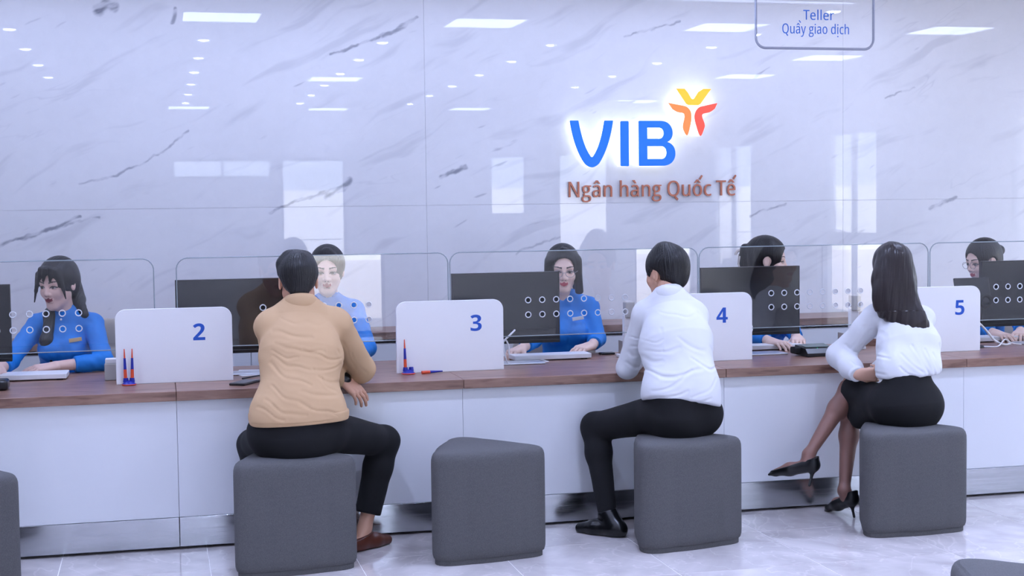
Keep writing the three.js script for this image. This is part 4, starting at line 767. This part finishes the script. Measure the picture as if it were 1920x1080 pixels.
// --- customer in the white blouse, legs crossed
{
  const P = { pelvis: [3.605, 0.605, 0.49], waist: [3.60, 0.755, 0.47], chest: [3.645, 0.90, 0.40], neck: [3.655, 1.085, 0.30], shL: [3.545, 1.015, 0.245], shR: [3.765, 1.005, 0.325], elL: [3.43, 0.815, 0.085], elR: [3.80, 0.79, 0.20], wrL: [3.418, 0.742, 0.295], wrR: [3.60, 0.73, 0.12], hipL: [3.525, 0.60, 0.45], hipR: [3.655, 0.60, 0.48], knL: [3.475, 0.64, 0.105], knR: [3.485, 0.52, 0.10], anL: [3.205, 0.325, 0.19], anR: [3.385, 0.135, 0.225], heelL: [3.212, 0.245, 0.225], toeL: [3.055, 0.212, 0.115], heelR: [3.415, 0.062, 0.25], toeR: [3.37, 0.004, 0.085], head: { o: [3.640, 1.26, 0.245], f: [0.22, -0.10, -0.97], s: 1.07 } };
  const W = { hip: 0.150, waist: 0.112, chest: 0.132, sh: 0.046, flat: 1.32, bust: 0.05 };
  const fold = creases([[3.60, 0.90, 3.66, 0.76, 0.010, 0.006, 0.2], [3.66, 0.88, 3.70, 0.75, 0.010, 0.006, 0.2], [3.54, 0.86, 3.63, 0.77, 0.010, 0.005, 0.2], [3.70, 0.86, 3.74, 0.76, 0.009, 0.005, 0.2], [3.52, 0.80, 3.60, 0.75, 0.009, 0.006, 0.2], [3.48, 0.98, 3.44, 0.86, 0.010, 0.005], [3.51, 0.96, 3.48, 0.86, 0.010, 0.005], [3.42, 0.88, 3.48, 0.84, 0.010, 0.005], [3.40, 0.80, 3.46, 0.76, 0.010, 0.006], [3.76, 0.90, 3.74, 0.80, 0.01, 0.005, 0.2]]);
  const bodyB = [...torso(P, 0.012, W), cap([3.545, 0.79, 0.46], [3.68, 0.785, 0.48], 0.088, 0.088, 0.05), cut([3.61, 0.742, 0.48], [0.06, -1, 0.08], 0.02), minus(cap([3.655, 1.07, 0.29], [3.66, 1.25, 0.25], 0.050), 0.008)];
  const sleeve = (s, e, w) => [cap(vadd(s, [0, 0.01, 0]), vmix(s, e, 0.3), 0.066, 0.060, 0.03), cap(vmix(s, e, 0.3), e, 0.058, 0.064, 0.03), cap(e, vmix(e, w, 0.72), 0.066, 0.058, 0.03), cap(vmix(e, w, 0.72), w, 0.056, 0.034, 0.02), cut(vadd(w, vnorm(vsub(w, e)), 0.006), vsub(w, e), 0.006)];
  const wide = { ...W };
  const skirt = [cap(P.pelvis, P.waist, 0.162, 0.122, 0.04, vnorm([-0.3, 0, -0.95]), 1.22), cap(P.hipL, P.hipR, 0.104, 0.104, 0.04), cap([3.665, 0.60, 0.50], [3.57, 0.60, 0.52], 0.095, 0.095, 0.05), cap(P.hipL, vmix(P.hipL, P.knL, 0.93), 0.092, 0.070, 0.05), cap(P.hipR, vmix(P.hipR, P.knR, 0.93), 0.092, 0.066, 0.05), cap([3.50, 0.56, 0.34], [3.475, 0.50, 0.22], 0.07, 0.05, 0.05), cut([0, 0.762, 0], [0, 1, 0], 0.006), cut(vmix(P.hipL, P.knL, 0.97), [-0.25, 0.0, -1], 0.006)];
  const pump = (heel, toe, ankle, tip) => {
    const p1 = vadd(heel, [0, 0.070, 0]), p2 = vadd(vmix(heel, toe, 0.66), [0, 0.046, 0]), d = vnorm(vsub(p2, p1)), n = vnorm(vadd([0, 1, 0], d, -d[1]));
    return [grp([...footPrims(heel, toe, ankle, 0.0, [0.036, 0.030]).slice(0, 2), cap(vadd(heel, [0, 0.034, 0]), vadd(heel, [0, 0.075, 0]), 0.034, 0.031, 0.012), cap(vadd(toe, [0, 0.018, 0]), vadd(vadd(toe, vsub(toe, heel), 0.17), [0, 0.010, 0]), 0.020, 0.006, 0.012), cut(p1, n, 0.004)]), cap(vadd(heel, [0, 0.014, 0]), vmix(heel, tip, 0.45), 0.015, 0.007, 0.014), cap(vmix(heel, tip, 0.45), tip, 0.0068, 0.0068, 0.003)];
  };
  person('woman with long dark hair in a white blouse and black skirt', P, {
    female: true, skin: '#d9ab92', stocking: '#8a6357', stockTop: 0.70, W, leg: [0.07, 0.050, 0.047, 0.027], lips: '#b05a58',
    hands: [[P.wrL, [0.80, 0.02, 0.42], [-0.35, -0.45, 0.8], 1, [0.75, 0.95, 0.6], 0.02, 0.3, 1.02], [P.wrR, [-0.9, -0.1, 0.1], [0, 1, 0], 1, [0.3, 0.3, 0.2]]],
    clothes: [
      { name: 'blouse', mat: white, list: [grp(bodyB), { ...grp(sleeve(P.shL, P.elL, P.wrL)), k: 0.014 }, { ...grp(sleeve(P.shR, P.elR, P.wrR)), k: 0.014 }], h: 0.006, warp: (x, y, z) => 1.2 * fold(x, y, z) + 0.0045 * noise(x * 19, y * 8, z * 19) },
      { name: 'cuff', mat: white, h: 0.004, list: [cap(vmix(P.elL, P.wrL, 0.86), P.wrL, 0.044, 0.041, 0.004), cut(vadd(P.wrL, vnorm(vsub(P.wrL, P.elL)), 0.012), vsub(P.wrL, P.elL), 0.004), cut(vmix(P.elL, P.wrL, 0.8), vsub(P.elL, P.wrL), 0.004)] },
      { name: 'skirt', mat: blackCloth, h: 0.007, list: skirt, warp: (x, y, z) => 0.002 * noise(x * 9, y * 12, z * 9) },
      { name: 'pump', mat: satinBlack, h: 0.0035, label: 'black pointed pump with stiletto heel', list: pump(P.heelL, P.toeL, P.anL, [3.18, 0.180, 0.25]) },
      { name: 'pump', mat: satinBlack, h: 0.0035, label: 'black pointed pump with stiletto heel', list: pump(P.heelR, P.toeR, P.anR, [3.422, 0.007, 0.262]) }],
    hair: [{ name: 'hair', mat: brownHairMat, h: 0.0035, list: [skull(0.014), ell([0, -0.06, -0.055], [0.092, 0.10, 0.075], 0.04), cap([0.02, -0.06, -0.08], [0.025, -0.16, -0.105], 0.098, 0.088, 0.05, [0, 0, 1], 1.9), cap([0.012, -0.14, -0.105], [-0.055, -0.275, -0.165], 0.088, 0.072, 0.05, [0, 0.2, 0.98], 2.4), ...faceHole(0.07, 0.062), cut([-0.055, -0.285, -0.16], [0.34, -1, 0], 0.006)], warp: (x, y, z) => 0.0012 * noise((x + 0.14 * y) * 150, y * 3, z * 20) + 0.002 * noise(x * 60, y * 5, z * 40) + 0.003 * noise((x + 0.14 * y) * 26, y * 2, 4) + (y < -0.2 ? 0.006 * noise(x * 60 + y * 10, 0.3, 1.2) : 0) }],
  });
}
// --- tellers behind the counter
const badge = (c, n, s, label) => ({ c, n, s, label });
function teller(label, T) {
  const f2 = vnorm([T.face[0], 0, T.face[1]]), right = vnorm(vcross(f2, [0, 1, 0])), b = (r, y, f) => [T.at[0] + right[0] * r + f2[0] * f, y, T.at[1] + right[2] * r + f2[2] * f], N = T.neckY;
  const P = { pelvis: b(0, 0.56, -0.04), waist: b(0, 0.70, -0.02), chest: b(0, 0.875, 0.0), neck: b(0, N, 0.0), shL: b(-0.148, N - 0.062, -0.005), shR: b(0.148, N - 0.062, -0.005), elL: T.elL, elR: T.elR, wrL: T.wrL, wrR: T.wrR, hipL: b(-0.09, 0.55, 0), hipR: b(0.09, 0.55, 0), knL: b(-0.10, 0.50, 0.40), knR: b(0.10, 0.50, 0.40), anL: b(-0.10, 0.09, 0.34), anR: b(0.10, 0.09, 0.34), heelL: b(-0.10, 0, 0.30), toeL: b(-0.10, 0, 0.46), heelR: b(0.10, 0, 0.30), toeR: b(0.10, 0, 0.46), head: { o: T.head, f: T.look, s: T.headSize || 1.12 } };
  const W = { hip: 0.145, waist: 0.112, chest: 0.128, sh: 0.046, flat: 1.28, bust: 0.052 };
  const sl = (s, e, w, cutAt) => [...armPrims(s, e, w, [0.055, 0.049, 0.040], 0), cut(vmix(e, w, cutAt), vsub(w, e), 0.004)];
  const fold = (x, y, z) => 0.0035 * noise(x * 16, y * 22, z * 16) + 0.0025 * noise(x * 30 + y * 20, y * 8, z * 30);
  const o = person(label, P, {
    female: true, skin: T.skin || '#ecccbc', lips: T.lips || '#b0525a', W, hands: T.hands, headCell: 0.0026,
    clothes: [
      { name: 'tunic', mat: uniform, h: 0.0065, list: [grp([...torso(P, 0.007, W), cap(P.hipL, P.knL, 0.09, 0.068, 0.04), cap(P.hipR, P.knR, 0.09, 0.068, 0.04), cap(P.hipL, P.hipR, 0.1, 0.1, 0.04), cut(b(0, 0.46, 0), [0, -1, 0]), minus(cap(P.neck, T.head, 0.049, 0.049), 0.006)]), { ...grp(sl(P.shL, P.elL, P.wrL, T.cuff || 0.78)), k: 0.02 }, { ...grp(sl(P.shR, P.elR, P.wrR, T.cuff || 0.78)), k: 0.02 }], warp: fold },
      { name: 'stand_collar', mat: uniform, h: 0.004, list: [cap(vadd(P.neck, [0, -0.012, 0]), vmix(P.neck, T.head, 0.24), 0.064, 0.058, 0.01), minus(cap(P.neck, T.head, 0.0475, 0.0475), 0.003), minus(cap(b(0, N + 0.05, 0.07), b(0, N - 0.02, 0.075), 0.016), 0.006), cut(vadd(P.neck, [0, 0.036, 0]), vadd([0, 1, 0], f2, -0.25), 0.004)] },
      { name: 'trousers', mat: white, h: 0.012, list: [...legPrims(P.knL, vmix(P.knL, P.anL, 0.5), P.anL, [0.06, 0.06, 0.06, 0.06], 0), ...legPrims(P.knR, vmix(P.knR, P.anR, 0.5), P.anR, [0.06, 0.06, 0.06, 0.06], 0)] }],
    hair: T.hair, onHead: T.onHead,
  });
  if (T.badge) { const [r, y, f, mat] = T.badge, g = new RoundedBoxGeometry(0.068, 0.021, 0.004, 2, 0.0018), m = part('name_badge', g, mat, o, 'small metal name badge'); m.position.set(...b(r, y, f)); m.rotation.set(-0.12, Math.atan2(f2[0], f2[2]), 0.12); }
  if (T.button) { const g = new THREE.SphereGeometry(0.006, 12, 8), m = part('collar_button', g, M.rim, o); m.position.set(...b(0, N - 0.03, 0.098)); }
  return o;
}
const hairBase = (hl = 0.066, w = 0.058) => [skull(0.011), ell([0, -0.015, -0.06], [0.074, 0.07, 0.05], 0.03), ...faceHole(hl, w)];
const bunClip = { name: 'hair_clip', geo: join([new THREE.TorusGeometry(0.03, 0.008, 8, 20, 4.2).rotateY(Math.PI / 2).translate(0, 0.012, -0.142), new THREE.CapsuleGeometry(0.008, 0.05, 4, 10).translate(0.012, -0.01, -0.15), new THREE.CapsuleGeometry(0.008, 0.045, 4, 10).translate(-0.012, -0.02, -0.146)]), mat: std(0xd9cfc6, 0.4), label: 'pale hair claw clip' };
const earPods = { name: 'earring', geo: join([new THREE.SphereGeometry(0.006, 10, 8).translate(0.083, -0.034, -0.002), new THREE.SphereGeometry(0.006, 10, 8).translate(-0.083, -0.034, -0.002)]), mat: M.rim };
teller('teller with pony tail and fringe in blue tunic at far left', {
  at: [-0.49, -1.255], face: [-0.16, 1], neckY: 1.062, head: [-0.518, 1.222, -1.195], look: [-0.52, -0.16, 0.84], elL: [-0.285, 0.812, -1.035], elR: [-0.765, 0.83, -1.06], wrL: [-0.525, 0.803, -0.945], wrR: [-0.80, 0.80, -0.87], lips: '#84283a', skin: '#e6c2b4', badge: [-0.082, 0.925, 0.142, M.gold], button: true, cuff: 0.62,
  hands: [[[-0.525, 0.803, -0.945], [-0.95, -0.10, 0.25], [0.0, 1, 0.25], 1, [0.12, 0.22, 0.2], 0.05, 0.5], [[-0.80, 0.80, -0.87], [-0.2, -0.05, 0.95], [0, 1, 0], -1, [0.2, 0.3, 0.2]]],
  hair: [{ name: 'hair', list: [...hairBase(0.064, 0.058), cap([-0.03, 0.085, 0.072], [-0.052, 0.02, 0.086], 0.016, 0.007, 0.012), cap([-0.005, 0.088, 0.078], [-0.008, 0.036, 0.098], 0.014, 0.006, 0.012), cap([0.025, 0.085, 0.075], [0.026, 0.034, 0.094], 0.015, 0.006, 0.012), cap([0.045, 0.075, 0.062], [0.072, -0.01, 0.062], 0.016, 0.008, 0.012), cap([0.072, -0.01, 0.062], [0.074, -0.06, 0.056], 0.008, 0.003, 0.008), cap([-0.058, 0.06, 0.062], [-0.08, -0.02, 0.066], 0.014, 0.008, 0.012), cap([-0.08, -0.02, 0.066], [-0.094, -0.075, 0.07], 0.007, 0.003, 0.008)], warp: strands('x', 700, 0.001) },
    { name: 'pony_tail', list: [cap([0.02, -0.02, -0.10], [0.03, -0.10, -0.10], 0.034, 0.038, 0.03), cap([0.05, -0.10, -0.07], [0.10, -0.16, -0.04], 0.03, 0.02, 0.03), cap([-0.03, -0.07, -0.075], [-0.048, -0.15, 0.02], 0.036, 0.03, 0.03), cap([-0.048, -0.15, 0.02], [-0.03, -0.255, 0.105], 0.030, 0.026, 0.03), cap([-0.03, -0.255, 0.105], [-0.004, -0.355, 0.122], 0.026, 0.006, 0.03)], warp: strands('x', 600, 0.0015) }],
});
teller('teller mostly hidden behind the man in the tan jacket', {
  at: [0.945, -1.275], face: [-0.08, 1], neckY: 1.09, head: [0.935, 1.258, -1.225], look: [-0.16, -0.10, 0.98], elL: [1.13, 0.83, -1.06], elR: [0.74, 0.83, -1.06], wrL: [1.03, 0.80, -0.87], wrR: [0.84, 0.80, -0.87], headSize: 1.12, lips: '#a8404c',
  hands: [[[1.03, 0.80, -0.87], [-0.5, -0.08, 0.85], [0, 1, 0.1], 1, [0.25, 0.3, 0.2]], [[0.84, 0.80, -0.87], [0.4, -0.08, 0.9], [0, 1, 0.1], -1, [0.25, 0.3, 0.2]]],
  hair: [{ name: 'hair', list: [...hairBase(0.07, 0.060), cap([0.0, 0.098, 0.05], [0.05, 0.07, 0.072], 0.022, 0.014, 0.02), ell([0, -0.02, -0.115], [0.04, 0.04, 0.032], 0.02)], warp: strands('a', 500, 0.0012) }],
});
const lensRim = (x) => new THREE.TorusGeometry(0.0215, 0.0011, 6, 32).scale(1.08, 0.88, 1).translate(x, -0.004, 0.101);
const glassesGeo = join([lensRim(0.0305), lensRim(-0.0305), new THREE.CylinderGeometry(0.001, 0.001, 0.016, 6).rotateZ(Math.PI / 2).translate(0, 0.0, 0.1015), tube([[0.053, 0.0, 0.1], [0.072, 0.002, 0.06], [0.078, 0.006, -0.01]], 0.0012, 20, 6), tube([[-0.053, 0.0, 0.1], [-0.072, 0.002, 0.06], [-0.078, 0.006, -0.01]], 0.0012, 20, 6)]);
teller('teller with chin-length bob and thin glasses in blue tunic', {
  at: [2.325, -1.235], face: [-0.1, 1], neckY: 1.075, head: [2.295, 1.238, -1.165], look: [-0.20, -0.14, 0.97], elL: [2.478, 0.835, -1.09], elR: [2.105, 0.845, -1.10], wrL: [2.395, 0.812, -0.925], wrR: [1.985, 0.808, -0.93], lips: '#b84f5c', badge: [-0.052, 0.955, 0.135, M.silver], cuff: 0.72,
  hands: [[[2.395, 0.812, -0.925], [-0.82, -0.14, 0.5], [0.0, 1, 0.2], 1, [0.25, 0.35, 0.25], 0.06, 0.5], [[1.985, 0.808, -0.93], [-0.75, -0.15, 0.6], [-0.3, 0.9, 0.2], -1, [0.4, 0.5, 0.3]]],
  hair: [{ name: 'hair', list: [skull(0.012), ell([0, -0.05, -0.055], [0.086, 0.10, 0.06], 0.03), cap([0.07, 0.05, 0.03], [0.083, -0.11, 0.028], 0.024, 0.022, 0.03), cap([-0.07, 0.05, 0.03], [-0.083, -0.11, 0.028], 0.024, 0.022, 0.03), ...faceHole(0.078, 0.066), cap([0.006, 0.108, 0.052], [0.073, 0.045, 0.044], 0.013, 0.013, 0.015), cap([-0.006, 0.108, 0.052], [-0.073, 0.045, 0.044], 0.013, 0.013, 0.015), cut([0, -0.128, 0], [0, -1, 0], 0.012)], warp: strands('a', 600, 0.0011) }],
  onHead: [{ name: 'glasses', geo: glassesGeo, mat: std(0x8e8f96, 0.3, { metalness: 0.7 }), label: 'thin metal glasses' }],
});
teller('teller facing right with hair held by a pale claw clip', {
  at: [3.60, -1.26], face: [0.55, 0.83], neckY: 1.085, head: [3.606, 1.262, -1.235], look: [0.93, -0.10, 0.36], elL: [3.72, 0.84, -1.14], elR: [3.43, 0.83, -1.06], wrL: [3.665, 0.808, -0.94], wrR: [3.47, 0.80, -0.87], lips: '#b84450', headSize: 1.13, cuff: 0.72,
  hands: [[[3.665, 0.808, -0.94], [-0.35, -0.1, 0.93], [0, 1, 0.1], 1, [0.2, 0.3, 0.2]], [[3.47, 0.80, -0.87], [0.2, -0.05, 0.95], [0, 1, 0.1], -1, [0.2, 0.3, 0.2]]],
  hair: [{ name: 'hair', list: [...hairBase(0.068, 0.060), cap([0, 0.03, -0.12], [0, -0.03, -0.125], 0.032, 0.03, 0.02), ell([0, 0.052, -0.13], [0.026, 0.024, 0.02], 0.015), minus(ell([0.09, -0.012, 0.0], [0.03, 0.036, 0.03]), 0.01), minus(ell([-0.09, -0.012, 0.0], [0.03, 0.036, 0.03]), 0.01)], warp: strands('a', 500, 0.0012) }],
  onHead: [bunClip, earPods],
});
teller('teller facing left with hair bun behind the number 5 monitor', {
  at: [5.09, -1.28], face: [-0.5, 0.86], neckY: 1.06, head: [5.065, 1.225, -1.235], look: [-0.975, -0.20, 0.16], elL: [5.24, 0.83, -1.08], elR: [4.90, 0.83, -1.06], wrL: [5.10, 0.80, -0.87], wrR: [4.93, 0.80, -0.86], headSize: 1.1,
  hands: [[[5.10, 0.80, -0.87], [-0.6, -0.08, 0.8], [0, 1, 0.1], 1, [0.2, 0.3, 0.2]], [[4.93, 0.80, -0.86], [0.0, -0.08, 0.98], [0, 1, 0.1], -1, [0.2, 0.3, 0.2]]],
  hair: [{ name: 'hair', list: [...hairBase(0.068, 0.060), ell([0, 0.035, -0.128], [0.034, 0.032, 0.03], 0.012), minus(ell([0.09, -0.012, 0.0], [0.03, 0.036, 0.03]), 0.01), minus(ell([-0.09, -0.012, 0.0], [0.03, 0.036, 0.03]), 0.01)], warp: strands('a', 500, 0.0012) }],
  onHead: [{ name: 'glasses', geo: glassesGeo, mat: std(0x55565c, 0.3, { metalness: 0.7 }), label: 'thin glasses' }, { name: 'hair_clip', geo: new THREE.TorusGeometry(0.027, 0.006, 8, 20).rotateX(0.3).translate(0, 0.03, -0.118), mat: std(0xe9e6ea, 0.4), label: 'white hair band' }],
});
// swivel chairs of the tellers
{
  const back = meshField([cap([-0.15, 0.72, -0.20], [0.15, 0.72, -0.20], 0.11, 0.11, 0.02, [0, 0, 1], 3.2), cap([-0.15, 0.90, -0.225], [0.15, 0.90, -0.225], 0.10, 0.10, 0.03, [0, 0, 1], 3.2)], 0.008);
  const seat = meshField([cap([-0.13, 0.43, -0.08], [0.13, 0.43, -0.08], 0.13, 0.13, 0.03, [0, 1, 0], 3.4), cap([-0.13, 0.43, 0.08], [0.13, 0.43, 0.08], 0.13, 0.13, 0.05, [0, 1, 0], 3.4)], 0.01);
  const leg = rbox(-0.02, 0.02, 0.065, 0.09, 0, 0.28, 0.006), wheel = new THREE.CylinderGeometry(0.03, 0.03, 0.035, 16).rotateZ(Math.PI / 2);
  const spots = [[-0.44, -1.40, -0.16, 'beige chair of the teller with the pony tail'], [0.95, -1.42, -0.08, 'beige chair of the teller behind the tan jacket'], [2.335, -1.40, -0.1, 'beige chair of the teller with glasses'], [3.53, -1.40, 0.58, 'beige chair of the teller facing right'], [5.16, -1.42, -0.52, 'beige chair of the teller facing left']];
  for (const [x, z, a, label] of spots) {
    const o = thing('office_chair', label, 'chair'); o.position.set(x, 0, z); o.rotation.y = a;
    part('backrest', back, M.beige, o); part('seat', seat, M.beige, o); part('back_bar', rbox(-0.03, 0.03, 0.40, 0.75, -0.25, -0.225, 0.006), M.blackMatte, o); part('seat_plate', rbox(-0.06, 0.06, 0.365, 0.395, -0.25, 0.08, 0.006), M.blackMatte, o);
    part('gas_column', new THREE.CylinderGeometry(0.022, 0.028, 0.30, 16).translate(0, 0.225, 0), M.silver, o);
    for (let k = 0; k < 5; k++) { const l = part('leg', leg, M.silver, o); l.rotation.y = k * 1.2566; part('caster', wheel, M.blackMatte, l).position.set(0, 0.031, 0.265); }
    for (const s of [-1, 1]) part('armrest', join([rbox(s * 0.25 - 0.02, s * 0.25 + 0.02, 0.40, 0.62, -0.06, -0.02, 0.008), rbox(s * 0.25 - 0.03, s * 0.25 + 0.03, 0.62, 0.645, -0.14, 0.12, 0.01)]), M.beige, o);
  }
}
renderer.render(scene, camera);
